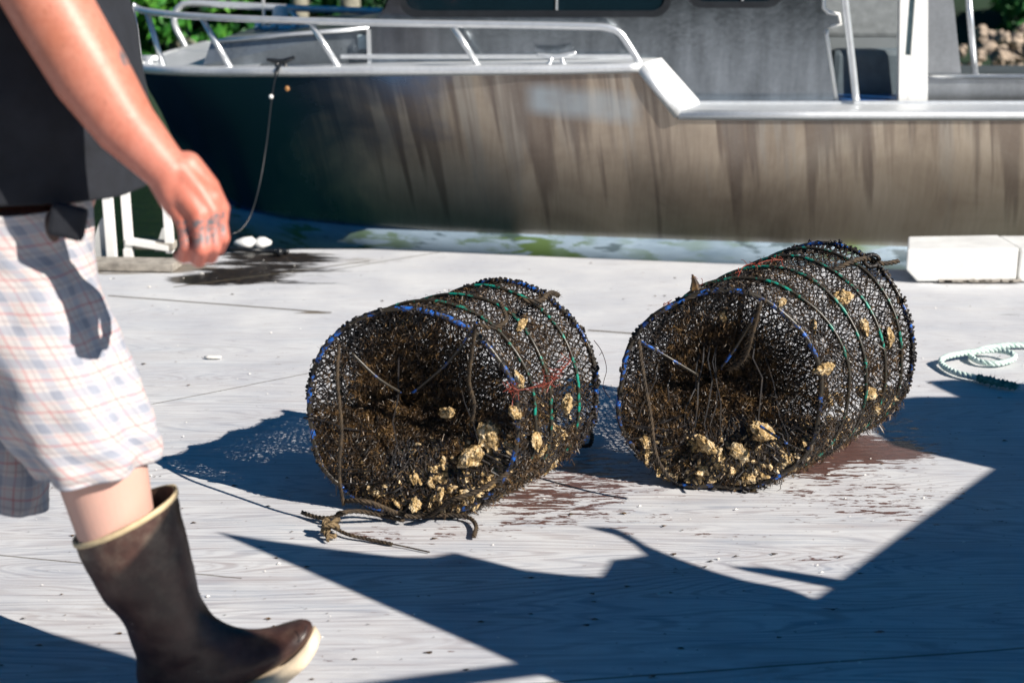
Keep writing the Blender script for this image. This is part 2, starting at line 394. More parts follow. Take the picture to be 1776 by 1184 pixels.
def M_boot():
    m = NT('brown rubber'); P = m.obj(); n = m.noise(P, 16, 5, .6); n2 = m.noise(P, 90, 4, .65)
    c = m.ramp(n, [(.35, (.030, .014, .011)), (.7, (.085, .040, .030))])
    z = m.sep(P)[2]
    mottle = m.math('MULTIPLY', m.ramp(m.noise(P, 34, 5, .65), [(.45, 0), (.7, .5)]), m.ramp(z, [(.18, .25), (.42, 1)]))  # paler brown mottling, stronger towards the top of the boot
    c = m.mix(mottle, c, (.24, .20, .15))
    c = m.mix(m.ramp(m.vor(P, 75), [(.06, .9), (.10, 0)]), c, m.mix(m.ramp(m.noise(P, 9, 2), [(.58, 0), (.62, 1)]), c, (.55, .5, .45)))
    m.set(Base_Color=c, Roughness=m.math('MULTIPLY_ADD', n, .25, .28)); m.bump(m.math('ADD', n, m.math('MULTIPLY', n2, .15)), .25, .004); return m.m
def M_rope(name, a, b, fr=900):
    m = NT(name); uv = m.tc.outputs['UV']; n = m.noise(m.obj(), 60, 4, .7)
    m.set(Base_Color=m.ramp(n, [(.35, a), (.65, b)]), Roughness=.8); m.bump(n, .6, .003); return m.m

DECK = M_deck(); HULL = M_hull(); HULLLOW = M_hull_low(); SKIN = M_skin(); PLAID = M_plaid(); NET = M_net(); ALG = M_algae()
RBLUE = M_ring('blue hose', (.012, .12, .50)); RGREEN = M_ring('green hose', (.005, .25, .18)); OYS = M_oyster(); WATER = M_water(); BOOT = M_boot()
ALU = M_metal('brushed aluminium', (.50, .52, .54), .34, .45, metal=.9); ALUDK = M_metal('cabin aluminium', (.46, .51, .55), .14, .8, metal=1.)  # cabin streak contrast is painted in place of plate reflections
TRUNKM = M_metal('trunk cabin plate', (.34, .38, .42), .30, .6, metal=.62)
ALUB = M_metal('bright aluminium deck', (.78, .80, .82), .42, .15, metal=.55)
RAILM = M_simple('satin rail tube', (.74, .76, .78), .28, .65, .08, 30, .02)
STEP = M_simple('bright brushed step', (.86, .86, .85), .38, .25, .05, 30, .05)
WHITE = M_simple('white gloss paint', (.80, .80, .78), .5, 0, .05, 12, .08)
CREAM = M_simple('cream rubber', (.60, .47, .28), .6, 0, .22, 30, .2)
SOLE = M_simple('pale sole rubber', (.76, .62, .44), .6, 0, .18, 30, .2)
SHIRT = M_simple('charcoal jersey', (.012, .014, .020), .9, 0, .25, 30, .5, .006)
HAIR = M_simple('dark brown hair', (.03, .018, .01), .6, 0, .4, 60, .8)
BLACK = M_simple('black rubber', (.012, .014, .017), .35, 0, .3, 30, .1)
GLASS = M_simple('dark cabin glass', (.004, .012, .018), .06, 0, .1, 3, 0)
SEATG = M_simple('grey seat vinyl', (.10, .13, .15), .5, 0, .15, 20, .15); SEATB = M_simple('blue seat vinyl', (.01, .07, .22), .4, 0, .15, 20, .15)
GREYW = M_simple('grey cabin lining', (.16, .18, .19), .6, 0, .1, 6, .05)
WOOD = M_simple('weathered timber', (.32, .29, .25), .8, 0, .4, 25, .5, .004)
BARK = M_simple('grey bark', (.30, .28, .22), .9, 0, .3, 20, .6, .02)
ROCK = M_simple('shore rock', (.34, .27, .21), .85, 0, .5, 6, .8, .05)
BANK = M_simple('dark shore soil', (.010, .026, .012), .95, 0, .5, 2, .8, .1)
MINT = M_rope('pale mint rope', (.42, .58, .52), (.70, .80, .76)); MINTD = M_rope('green whipping', (.02, .16, .13), (.22, .42, .34))
ROPED = M_rope('fouled rope', (.012, .009, .007), (.080, .052, .026)); ROPETAN = M_rope('tan frayed rope', (.06, .04, .02), (.26, .18, .09))
REDW = M_simple('red weed', (.22, .035, .018), .6, 0, .3, 60, .2); SHELLW = M_simple('shell fragment', (.78, .75, .70), .5, 0, .15, 60, .3)
PAINTW = M_simple('painted white timber', (.74, .74, .72), .55, 0, .12, 7, .5, .010)
SHADEM = M_simple('dark shade panel', (.03, .04, .05), .9, 0, .2, 8, .2)  # plain dark finish of the added shade panels
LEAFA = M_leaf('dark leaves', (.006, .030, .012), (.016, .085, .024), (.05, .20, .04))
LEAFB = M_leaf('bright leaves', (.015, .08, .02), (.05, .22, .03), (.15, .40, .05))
#BODY
# ================================================================ SETTING
def project(v):                                              # where a point falls in the photograph (used only to measure)
    d = v - Vector((0, 0, CAM_H)); f = Vector((0, math.cos(PITCH), -math.sin(PITCH))); u = Vector((0, math.sin(PITCH), math.cos(PITCH)))
    k = d.dot(f); return 888 + FPX * d.x / k, 592 - FPX * d.dot(u) / k
def ell(cx, cy, rx, ry, s=1.0, rot=0):                       # ellipse on the deck: centre from the photo, radii in photo pixels there
    c = G(cx, cy); a = (G(cx + rx, cy) - c).length; b = (G(cx, cy + ry) - G(cx, cy - ry)).length / 2
    return (c, a, b, s, R(rot))
WET = [ell(960, 850, 140, 34, .31), ell(1010, 878, 140, 32, .28), ell(880, 870, 90, 26, .31), ell(1050, 835, 100, 22, .30), ell(1470, 780, 110, 20, 1.9, 0), ell(1400, 812, 60, 14, .9), ell(1010, 800, 110, 30, .5),
       ell(650, 925, 150, 14, .30, 0), ell(1400, 850, 200, 40, .17), ell(1580, 860, 140, 50, .15), ell(880, 908, 180, 14, .28), ell(1550, 783, 50, 7, .8), ell(1560, 740, 90, 40, .3), ell(1250, 925, 110, 9, .24), ell(1405, 968, 60, 5, .62), ell(1545, 890, 40, 6, .34), ell(1480, 870, 150, 40, .18)]
PUD = [ell(400, 480, 90, 11, 1.3), ell(450, 458, 120, 14, .8), ell(520, 445, 80, 8, .8), ell(340, 486, 60, 7, .7), ell(570, 468, 120, 6, .42, 0), ell(430, 440, 90, 7, .7), ell(480, 487, 110, 7, .5)]
BARE = [ell(200, 465, 130, 12, .9), ell(330, 462, 60, 10, .6), ell(620, 452, 150, 14, .42), ell(1000, 466, 200, 8, .2), ell(560, 436, 40, 6, .2), ell(540, 540, 40, 4, .7)]
def field(p, L):
    s = 0
    for c, a, b, k, r in L:
        dx, dy = p[0] - c.x, p[1] - c.y
        q = (dx / a) ** 2 + (dy / b) ** 2
        if q < 6: s += k * math.exp(-q * 1.1)
    return s
EDGE_PX = [(-900, 462), (-200, 460), (150, 456), (300, 452), (400, 436), (520, 431), (640, 431), (1240, 456), (1570, 466), (1900, 477), (3200, 515)]
EDGE = [(G(a, b).x, G(a, b).y) for a, b in EDGE_PX]
def edge_y(x): return interp(x, EDGE)
def build_deck():
    xs = sorted(set([-12, -8, -5, -3.5, -2.6] + [-2.2 + i * .0125 for i in range(0, 353)] + [2.6, 3.3, 4.5, 7, 12]))
    NR = 250; vs = []; st = []; fs = []; nx = len(xs)
    for j in range(NR + 2):
        for x in xs:
            e = edge_y(x)
            if j == 0: y = -9
            else:
                t = (j - 1) / NR; y = 1.9 + (e - 1.9) * t
            edge = max(0, 1 - (e - y) / .25)
            z = .004 * noise.noise(Vector((x * .9, y * .7, 0))) * min(1, max(0, (y - 2))) - .002
            if j: 
                ks = (x, y)
                st.append((min(1.6, field(ks, WET)), min(1.6, field(ks, PUD)), min(1.2, field(ks, BARE))))
            else: st.append((0, 0, 0))
            vs.append((x, y, z))
    for j in range(NR + 1):
        for i in range(nx - 1):
            a = j * nx + i; fs.append((a, a + 1, a + nx + 1, a + nx))
    o = len(vs); last = (NR + 1) * nx                          # fascia of the slab down into the water
    for i, x in enumerate(xs):
        vs.append((x, edge_y(x) + .003, -.16)); st.append((0, 0, .6))
    for i in range(nx - 1): fs.append((last + i, last + i + 1, o + i + 1, o + i))
    me = bpy.data.meshes.new('dock_deck'); me.from_pydata(vs, [], fs)
    at = me.attributes.new('stain', 'FLOAT_COLOR', 'POINT')
    flat = []
    for s in st: flat.extend((s[0], s[1], s[2], 1))
    at.data.foreach_set('color', flat)
    me.polygons.foreach_set('use_smooth', [True] * len(me.polygons))
    me.materials.append(DECK); ob = bpy.data.objects.new('dock_deck', me); COL.objects.link(ob); tag(ob, 'whitewashed plywood deck of the dock with brown wet stains', None, None, 'structure'); return ob
build_deck()
WZ = -.42
m = MB(); m.add([(-600, -600, WZ), (600, -600, WZ), (600, 600, WZ), (-600, 600, WZ)], [(0, 1, 2, 3)]); tag(m.build('water', WATER), 'dark green harbour water', kind='structure')
# float under the deck
m = MB(); m.box((0, -1.7, -.33), (18, 14.0, .30)); 
fl = m.build('dock_float', WOOD); tag(fl, 'dark timber float under the plywood deck', kind='structure')
# far bank
def build_bank():
    rings = []
    for i in range(61):
        x = -30 + i; row = []
        for (y, z) in [(13.0, -.8), (13.6, -.35), (14.5, .1), (17, 1.2), (22, 3.6), (30, 8), (60, 22)]:
            row.append(Vector((x * (1 + y / 60), y + .5 * noise.noise(Vector((x * .4, y, 1))), z + .35 * noise.noise(Vector((x * .5, y * .3, 4))))))
        rings.append(row)
    m = MB(); m.loft(rings, False, False, False); return tag(m.build('shore_bank', BANK, smooth=True), 'dark wooded shore bank', kind='structure')
build_bank()
def leaf_cloud(mb, c, r, n, size, rnd):
    c = Vector(c)
    for _ in range(n):
        d = Vector((rnd.gauss(0, 1), rnd.gauss(0, 1), rnd.gauss(0, 1))).normalized() * (rnd.random() ** .4)
        p = c + Vector((d.x * r[0], d.y * r[1], d.z * r[2]))
        a = Vector((rnd.gauss(0, 1), rnd.gauss(0, 1), rnd.gauss(0, .6))).normalized(); b = a.orthogonal().normalized()
        b = (Matrix.Rotation(rnd.random() * 6.28, 3, a) @ b); cc = a.cross(b); s = size * (.6 + rnd.random() * .8)
        mb.add([p - b * s, p + cc * s * .45, p + b * s, p - cc * s * .45], [(0, 1, 2, 3)])
def tree(name, x, y, h, w_, leaf, label, cat, trunkr=.14, dens=1.0, lo=.12, group=None, crown_c=None):
    rnd = random.Random(int(x * 100 + y * 31 + h * 7)); g = interp(y, [(13, -.6), (14.5, .1), (17, 1.2), (22, 3.6), (30, 8)])
    t = empty(name, (x, y, g), label, cat, group)
    m = MB(); pts = [Vector((x, y, g - .3))]
    for i in range(1, 7): pts.append(Vector((x + rnd.gauss(0, .06) * i * .4, y + rnd.gauss(0, .05) * i * .4, g + h * i / 7)))
    m.tube(bez(pts, 3), [trunkr * (1 - .8 * i / 18) for i in range(19)], 8)
    for k in range(7):
        p = pts[2 + k % 4]; an = rnd.random() * 6.28; q = p + Vector((math.cos(an), math.sin(an), .5)) * w_ * .5
        m.tube([p, (p + q) / 2 + Vector((0, 0, .1)), q], [trunkr * .45, trunkr * .3, trunkr * .1], 5)
    m.build('trunk', BARK, t, smooth=True)
    m = MB(); nc = int(34 * dens)
    for k in range(nc):
        zt = lo + (1 - lo) * rnd.random(); rr = w_ * (1.0 - abs(zt - .5) * .9) * (.35 + .65 * rnd.random()); an = rnd.random() * 6.28
        leaf_cloud(m, (x + math.cos(an) * rr, y + math.sin(an) * rr * .7, g + h * zt), (w_ * .30, w_ * .26, w_ * .2), 95, .075, rnd)
    m.build('crown', leaf, t, fixn=False)
    return t
def _under():
    rnd = random.Random(4); m = MB()
    for i in range(260):
        x = rnd.uniform(-9, 3.4); y = rnd.uniform(13.5, 15.6); g = interp(y, [(13, -.6), (14.5, .1), (17, 1.2)])
        leaf_cloud(m, (x, y, g + .25 + rnd.random() * .5), (.35, .25, .28), 55, .06, rnd)
    return tag(m.build('undergrowth', LEAFA, fixn=False), 'dark green undergrowth covering the shore bank', 'undergrowth', kind='stuff')
_under()
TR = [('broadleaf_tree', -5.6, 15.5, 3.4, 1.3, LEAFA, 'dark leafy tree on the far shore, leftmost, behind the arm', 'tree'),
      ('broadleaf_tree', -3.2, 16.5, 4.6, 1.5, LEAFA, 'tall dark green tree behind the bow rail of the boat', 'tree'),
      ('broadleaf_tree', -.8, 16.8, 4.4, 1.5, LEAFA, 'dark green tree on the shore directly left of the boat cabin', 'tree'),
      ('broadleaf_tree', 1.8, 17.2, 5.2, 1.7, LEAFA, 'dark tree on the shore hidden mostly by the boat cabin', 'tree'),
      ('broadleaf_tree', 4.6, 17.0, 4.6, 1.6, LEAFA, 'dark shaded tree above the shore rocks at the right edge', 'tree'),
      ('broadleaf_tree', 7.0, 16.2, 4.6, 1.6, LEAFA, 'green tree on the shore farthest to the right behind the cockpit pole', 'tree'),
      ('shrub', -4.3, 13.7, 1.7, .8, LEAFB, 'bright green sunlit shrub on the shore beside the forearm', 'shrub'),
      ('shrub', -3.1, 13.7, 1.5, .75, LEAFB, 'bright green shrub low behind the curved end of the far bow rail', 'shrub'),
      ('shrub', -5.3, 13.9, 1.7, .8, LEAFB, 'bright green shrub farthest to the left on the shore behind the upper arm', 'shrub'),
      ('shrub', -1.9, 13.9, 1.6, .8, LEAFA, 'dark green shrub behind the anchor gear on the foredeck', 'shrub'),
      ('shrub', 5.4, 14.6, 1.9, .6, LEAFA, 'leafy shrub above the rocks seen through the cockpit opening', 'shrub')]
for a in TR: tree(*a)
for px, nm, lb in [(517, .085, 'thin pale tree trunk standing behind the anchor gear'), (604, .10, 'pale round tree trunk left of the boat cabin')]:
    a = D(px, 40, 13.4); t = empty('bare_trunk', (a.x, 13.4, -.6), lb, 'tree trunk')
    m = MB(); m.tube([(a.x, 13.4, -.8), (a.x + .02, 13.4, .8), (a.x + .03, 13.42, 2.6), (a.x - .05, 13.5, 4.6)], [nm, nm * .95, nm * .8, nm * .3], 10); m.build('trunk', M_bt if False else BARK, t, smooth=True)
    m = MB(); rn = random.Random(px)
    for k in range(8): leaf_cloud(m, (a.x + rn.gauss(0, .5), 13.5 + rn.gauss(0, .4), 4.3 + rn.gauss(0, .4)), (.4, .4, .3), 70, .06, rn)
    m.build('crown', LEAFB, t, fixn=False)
# shore rocks seen past the cockpit
rocks = [(1668, 88, 22), (1700, 55, 20), (1715, 75, 34), (1740, 66, 26), (1762, 70, 22), (1776, 50, 20), (1700, 95, 20), (1735, 100, 24), (1768, 95, 28), (1690, 118, 22), (1722, 125, 26), (1758, 122, 24), (1790, 85, 26), (1800, 115, 30), (1655, 120, 24), (1640, 95, 22), (300, 104, 22), (345, 108, 18), (270, 108, 20)]
for i, (px, py, s) in enumerate(rocks):
    c = D(px, py, 13.0 + (i % 3) * .35); r = s / FPX * 13 * .62; rn = random.Random(i)
    bm = bmesh.new(); bmesh.ops.create_icosphere(bm, subdivisions=3, radius=r)
    for v in bm.verts:
        n_ = v.co.normalized(); v.co = v.co * (.85 + .45 * ((i * 7) % 5) / 5) * (1 + .55 * noise.noise(n_ * 1.8 + Vector((i * 3, 0, 0))) + .15 * abs(noise.noise(n_ * 4 + Vector((i, 0, 0))))); v.co.z *= .8; v.co.x *= 1 + .3 * (i % 3 - 1) * .6
    me = bpy.data.meshes.new('rock'); bm.to_mesh(me); bm.free(); me.materials.append(ROCK)
    o = bpy.data.objects.new('rock', me); COL.objects.link(o); o.location = c
    tag(o, 'rounded tan boulder in the pile on the far shore', 'rock', 'shore boulders beyond the boat')
# rock bed the visible boulders rest on
m = MB(); rn = random.Random(3)
rings = []
for i in range(40):
    x = -14 + i * .62; rings.append([Vector((x, 12.6, -.7)), Vector((x, 12.9, -.35 + rn.random() * .1)), Vector((x, 13.3, -.12 + rn.random() * .12)), Vector((x, 13.9, .0 + rn.random() * .1)), Vector((x, 14.6, .05))])
m.loft(rings, False, False, False); tag(m.build('shore_rubble', BANK), 'dark rubble along the waterline', kind='structure')

m = MB(); rings = []
for i in range(49):
    a = R(180 + 180 * i / 48); row = []
    for r_, z in [(34, -.9), (36, 1.2), (41, 6.0), (48, 11.5), (70, 16)]:
        k = 1 + .05 * noise.noise(Vector((i * .9, r_ * .1, 2))); row.append(Vector((math.cos(a) * r_ * 1.5 * k, math.sin(a) * r_ * k, z * (1 + .25 * noise.noise(Vector((i * 1.1, 5, r_ * .2)))))))
    rings.append(row)
m.loft(rings, False, False, False); tag(m.build('wooded_hills', BANK, smooth=True), 'dark wooded hills round the harbour behind the camera', kind='structure')
# ================================================================ BOAT
GX = [(238, 6.62), (270, 6.50), (300, 6.42), (450, 6.22), (650, 6.10), (900, 6.03), (1110, 6.0), (2600, 6.0)]
def gy(px): return interp(px, GX)
def rail_pt(px, py, off=0): return D(px, py, gy(px) + off)
boat = empty('aluminium_boat', (1.0, 6.8, WZ), 'bare aluminium work boat moored along the dock with a stained side and bow rail', 'boat')
# gunwale line (lower edge of the rub rail) and chine line
gun_px = [(238, 124), (255, 127), (300, 130), (380, 132), (450, 132), (550, 132), (650, 131), (780, 130), (900, 129), (1000, 128), (1110, 125)]
gun = [D(a, b, gy(a)) for a, b in gun_px]
low = [D(1176, 208, 6.0), D(1400, 209, 6.0), D(1776, 209, 6.0), D(2700, 211, 6.0)]
chine_px = [(322, 312, 7.0), (360, 334, 7.03), (395, 352, 7.0), (420, 364, 6.98), (450, 371, 6.90), (500, 380, 6.80), (560, 387, 6.66), (640, 394, 6.54), (760, 401, 6.42), (900, 406, 6.30), (1040, 411, 6.24), (1176, 416, 6.20)]
chn = [D(*c) for c in chine_px] + [D(1400, 423, 6.17), D(1776, 434, 6.16), D(2700, 462, 6.15)]
gfull = gun + low; 
def resample(pts, n):
    L = [0]
    for a, b in zip(pts, pts[1:]): L.append(L[-1] + (b - a).length)
    out = []
    for i in range(n):
        s = L[-1] * i / (n - 1); k = 0
        while k < len(L) - 2 and L[k + 1] < s: k += 1
        out.append(pts[k].lerp(pts[k + 1], min(1, max(0, (s - L[k]) / (L[k + 1] - L[k])))))
    return out
AX = lambda x: 7.22 + .05 * x                                  # centreline of the hull, y at x
def mirror(p): return Vector((p.x, 2 * (7.35) - p.y, p.z)) if p.x > -2 else Vector((p.x, 2 * 7.35 - p.y, p.z))
# hull strakes: match points of the gunwale to points of the chine by x-fraction
N = 90
xg0, xg1 = gun[0].x, low[-1].x
def at_x(pts, x):
    if x <= pts[0].x: return pts[0].copy()
    for a, b in zip(pts, pts[1:]):
        if x <= b.x: return a.lerp(b, (x - a.x) / max(1e-6, b.x - a.x))
    return pts[-1].copy()
xc0, xc1 = chn[0].x, chn[-1].x
BC = 7.35
hull = MB(); lowh = MB()
secs = []
xs_ = [xg0 + (gun[-1].x - xg0) * (i / 54) ** 1.35 for i in range(55)] + [low[0].x] + [low[0].x + (xg1 - low[0].x) * i / 30 for i in range(1, 31)]
for x in xs_:
    t = (x - xg0) / (xg1 - xg0); g = at_x(gfull, x); xc = xc0 + (xc1 - xc0) * (t ** 1.0); 
    # keep frames vertical aft of the bow
    xc = x + (xc0 - xg0) * max(0, 1 - (x - xg0) / 2.2) ** 1.6
    c = at_x(chn, xc); secs.append((g, c))
near = []
for g, c in secs:
    row = []
    for k in range(9):
        s = k / 8; p = g.lerp(c, s); bow_t = max(0, 1 - (g.x - xg0) / 2.0)
        p.y += -.03 * math.sin(PI * s) * (1 - bow_t) + .10 * math.sin(PI * s) * bow_t
        row.append(p)
    near.append(row)
hull.loft(near, False, False, False)
hull.loft([[Vector((p.x, 2 * BC - p.y, p.z)) for p in reversed(row)] for row in near], False, False, False)
# bow plate closing the blunt stem between both sides
hull.loft([[p, Vector((p.x - .05 * math.sin(PI * k / 8) , BC, p.z)), Vector((p.x, 2 * BC - p.y, p.z))] for k, p in enumerate(near[0])], False, False, False)
hull.loft([[p, Vector((p.x, 2 * BC - p.y, p.z))] for p in near[-1]], False, False, False)
hull.build('hull', HULL, boat, smooth=True)
lr = []
for g, c in secs:
    bt = max(0, 1 - (c.x - xc0) / 1.4)
    lr.append([c + Vector((0, .002, .002)), c + Vector((0, -.022, -.004)), c + Vector((0, -.012, -.11)), c + Vector((.06 * bt, .09, -.26)), Vector((c.x + .15 * bt, .45 * c.y + .55 * BC, -.52)), Vector((c.x + .2 * bt, BC, -.66))])
lowh.loft(lr, False, False, False); lowh.loft([[Vector((p.x, 2 * BC - p.y, p.z)) for p in reversed(r_)] for r_ in lr], False, False, False)
lowh.build('hull_bottom', HULLLOW, boat, smooth=True)
# rub rail along the sheer
m = MB()
rl = [p + Vector((0, 0, .018)) for p in gun]; m.tube(bez(rl, 4), .021, 8)
m.tube([gun[-1] + Vector((0, 0, .018)), low[0] + Vector((0, 0, .02))], .021, 8)
m.tube([p + Vector((0, 0, .02)) for p in low], .021, 8)
m.tube([Vector((p.x, 2 * BC - p.y, p.z)) for p in bez(rl, 2)], .021, 8)
m.tube([gun[0] + Vector((0, 0, .018)), Vector((gun[0].x - .03, BC, gun[0].z + .018)), Vector((gun[0].x, 2 * BC - gun[0].y, gun[0].z + .018))], .021, 8)
m.build('rub_rail', ALUB, boat, smooth=True)
# decks
zu = gun[-1].z + .03; zl = low[0].z + .03
m = MB(); a = [p + Vector((0, .01, .03)) for p in resample(gun, 24)]
m.loft([[p, Vector((p.x, min(6.34, 7.0) if p.x > -1.15 else 2 * BC - p.y - .02, p.z + .004))] for p in a], False, False, False)
m.loft([[Vector((p.x, 2 * BC - p.y, p.z)), Vector((p.x, 2 * BC - 6.34, p.z + .004))] for p in a if p.x > -1.2], False, False, False)
xl = low[0].x
m.loft([[Vector((x, 6.01, zl)), Vector((x, 6.34, zl + .004))] for x in (xl + .0, 1.7, 3.2, low[-1].x)], False, False, False)
# sloping step between the high and the low side deck
p0 = gun[-1] + Vector((0, .01, .032)); q0 = Vector((low[0].x + .0, 6.01, zl + .002)); p1 = D(1147, 103, 6.335); p1.z = p0.z; q1 = D(1217, 184, 6.335); q1.z = q0.z
m.build('side_deck', ALUB, boat)
m = MB(); m.prism([p0, p1, q1, q0], (-.010, 0, -.010)); m.add([p0 + Vector((-.003, 0, -.002)), p0 + Vector((-.003, .33, -.002)), p1 + Vector((0, 0, -.002))], [(0, 1, 2)]); m.build('sloping_step', STEP, boat)
# welded toe strip along the inner edge
m = MB(); m.box(((-.75 + gun[-1].x) / 2, 6.325, zu + .008), (gun[-1].x + .75, .03, .018)); m.box(((xl + low[-1].x) / 2, 6.325, zl + .007), (low[-1].x - xl, .03, .014)); m.build('toe_strip', RAILM, boat, bevel=.003)
# cabin
YC = 6.34
def C(px, py, dy=0): return D(px, py, YC + dy)
top = 1.62
wall_poly = [C(640, 118), C(640, 48), C(668, 14)]
k = C(668, 14); wall_poly.append(Vector((k.x + .28, YC, top)))
d1 = C(1438, 184); notch = [C(1430, -30), C(1428, 18), C(1436, 22), C(1455, 24), C(1458, 44), C(1440, 46), C(1434, 52)]
wall = [wall_poly[0], wall_poly[1], wall_poly[2], wall_poly[3], Vector((notch[0].x, YC, top))] + notch + [C(1451, 181)]
wall += [q1 + Vector((0, .005, -.01)), p1 + Vector((0, .005, -.01))]
cab = empty('dummy', (0, 0, 0)); bpy.data.objects.remove(cab)
m = MB(); m.prism(wall, (0, .035, 0))
cabin = m.build('cabin_wall', ALUDK, boat)
# lower house side panel forward of the cabin: trunk
m = MB()
def T(px, py, Y): return D(px, py, Y)
tr_n = [T(352, 113, 6.50), T(366, 73, 6.52), T(640, 50, 6.37), T(640, 116, 6.36)]
tr_f = [Vector((p.x, 2 * BC - p.y, p.z)) for p in tr_n]
m.add(tr_n + tr_f, [(0, 1, 2, 3), (4, 7, 6, 5), (1, 5, 6, 2), (0, 4, 5, 1)])
m.build('trunk_cabin', TRUNKM, boat)
m = MB(); m.box(C(640, 86, -.01), (.016, .02, .17)); m.build('corner_trim', RAILM, boat)
m = MB(); m.box(T(630, 73, 6.365), (.045, .006, .062)); m.build('sticker', M_simple('pale decal', (.34, .42, .46), .5), boat)
m = MB(); a0 = T(366, 72, 6.50); a1 = T(640, 49, 6.35); m.tube([a0, a1], .010, 6); m.build('trunk_edge', RAILM, boat, smooth=True)
# far cabin side, roof, front windscreen, aft bulkhead
FY = 2 * BC - YC; xf = wall_poly[0].x; xr = C(1600, 0).x
m = MB(); m.prism([Vector((p.x, FY, p.z)) for p in [wall[0], wall[1], wall[2], wall[3], wall[4], C(1451, 181)]], (0, -.03, 0)); m.build('far_cabin_wall', GREYW, boat)
m = MB(); m.prism([Vector((wall_poly[3].x - .08, YC - .05, top)), Vector((C(1640, 0).x, YC - .05, top)), Vector((C(1640, 0).x, FY + .05, top)), Vector((wall_poly[3].x - .08, FY + .05, top))], (0, 0, .05)); m.build('cabin_roof', WHITE, boat, bevel=.01)
m = MB(); b0 = C(662, 20); b1 = wall_poly[3]; m.add([b0, b1, Vector((b1.x, FY, b1.z)), Vector((b0.x, FY, b0.z))], [(0, 1, 2, 3)]); m.build('windscreen', GLASS, boat)
m = MB(); b0 = wall_poly[1]; b1 = wall_poly[2]; m.add([b0, b1, Vector((b1.x, FY, b1.z)), Vector((b0.x, FY, b0.z))], [(0, 1, 2, 3)]); m.build('front_coaming', ALUDK, boat)
# side windows with rubber frames
def rrect(x0, x1, z0, z1, r, y, n=6, sk=0):
    out = []
    for (cx, cz, a0) in [(x1 - r, z0 + r, -90), (x1 - r, z1 - r, 0), (x0 + r, z1 - r, 90), (x0 + r, z0 + r, 180)]:
        for i in range(n + 1):
            a = R(a0 + 90 * i / n); out.append(Vector((cx + r * math.cos(a) + sk * (cz - z0), y, cz + r * math.sin(a))))
    return out
for (pl, pr, pb, tp) in [(693, 1163, 27, 1.42), (1188, 1358, 11, 1.42)]:
    x0, x1, z0 = C(pl, pb).x, C(pr, pb).x, C((pl + pr) / 2, pb + 3).z
    fr = rrect(x0, x1, z0, tp, .075, YC - .001, 6); gi = rrect(x0 + .028, x1 - .028, z0 + .028, tp - .028, .055, YC - .006, 6)
    m = MB(); m.loft([fr, [p + Vector((0, -.014, 0)) for p in fr], [p + Vector((0, -.008, 0)) for p in gi], gi], False, False); wf = m.build('window', BLACK, boat)
    m = MB(); m.add(gi, [tuple(range(len(gi)))]); m.build('pane', GLASS, wf)
    m = MB(); xm = x0 + (x1 - x0) * .58; m.box((xm, YC - .010, (z0 + tp) / 2), (.008, .006, tp - z0 - .06)); m.build('glazing_bar', RAILM, wf)
# cabin doorway: lining, seat, blue cushion, sliding door
xd0, xd1 = C(1451, 181).x, C(1560, 181).x
m = MB(); m.box(((xd0 + xd1) / 2 + .1, FY - .35, 1.0), (.9, .03, 1.3)); m.build('cabin_lining', GREYW, boat)
m = MB(); m.box((xd0 + .14, YC + .62, .96), (.60, .12, .30)); m.build('helm_box', M_simple('grey console', (.22, .24, .25), .5), boat, bevel=.02)
s0 = D(1500, 122, YC + .35); s1 = D(1500, 160, YC + .3)
seat = MB(); seat.box((s0.x + .02, s0.y, s0.z - .02), (.36, .09, .24)); seat.build('seat_back', SEATG, boat, bevel=.03)
seat = MB(); seat.box((s1.x + .02, s1.y - .12, s1.z - .045), (.36, .3, .07)); seat.build('seat_cushion', SEATB, boat, bevel=.025)
m = MB(); m.tube(bez([C(1463, -20, -.05), C(1470, 40, -.05), C(1478, 110, -.05), C(1485, 176, -.05)], 4), .016, 10); m.build('grab_pole', RAILM, boat, smooth=True)
m = MB()                                                       # raised frame round the doorway
m.tube([C(1436, 52, -.004), C(1434, 60, -.004), C(1452, 181, -.004)], .008, 6); m.tube([C(1430, -30, -.004), C(1429, 14, -.004), C(1437, 22, -.004), C(1455, 25, -.004), C(1458, 42, -.004), C(1440, 47, -.004)], .008, 6)
m.build('doorway_trim', WHITE, boat, smooth=True)
dr = [C(1559, 178, .02), C(1562, -60, .02), C(1610, -60, .02), C(1609, 178, .02)]
m = MB(); sl0, sl1 = C(1570, 96, .02), C(1592, -60, .02)
m.prism([dr[0], dr[1], Vector((sl0.x, dr[0].y, dr[1].z)), Vector((sl0.x, dr[0].y, dr[0].z))], (0, .04, 0))
m.prism([Vector((sl1.x, dr[0].y, dr[0].z)), Vector((sl1.x, dr[0].y, dr[1].z)), dr[2], dr[3]], (0, .04, 0))
m.prism([Vector((sl0.x, dr[0].y + .001, dr[0].z)), Vector((sl0.x, dr[0].y + .001, sl0.z)), Vector((sl1.x, dr[0].y + .001, sl0.z)), Vector((sl1.x, dr[0].y + .001, dr[0].z))], (0, .038, 0))
door = m.build('door', WHITE, boat)
m = MB(); m.prism([Vector((sl0.x, dr[0].y + .015, sl0.z)), Vector((sl0.x, dr[0].y + .015, dr[1].z)), Vector((sl1.x, dr[0].y + .015, dr[1].z)), Vector((sl1.x, dr[0].y + .015, sl0.z))], (0, .008, 0)); m.build('pane', M_simple('hazy pane', (.10, .16, .18), .2, 0), door)
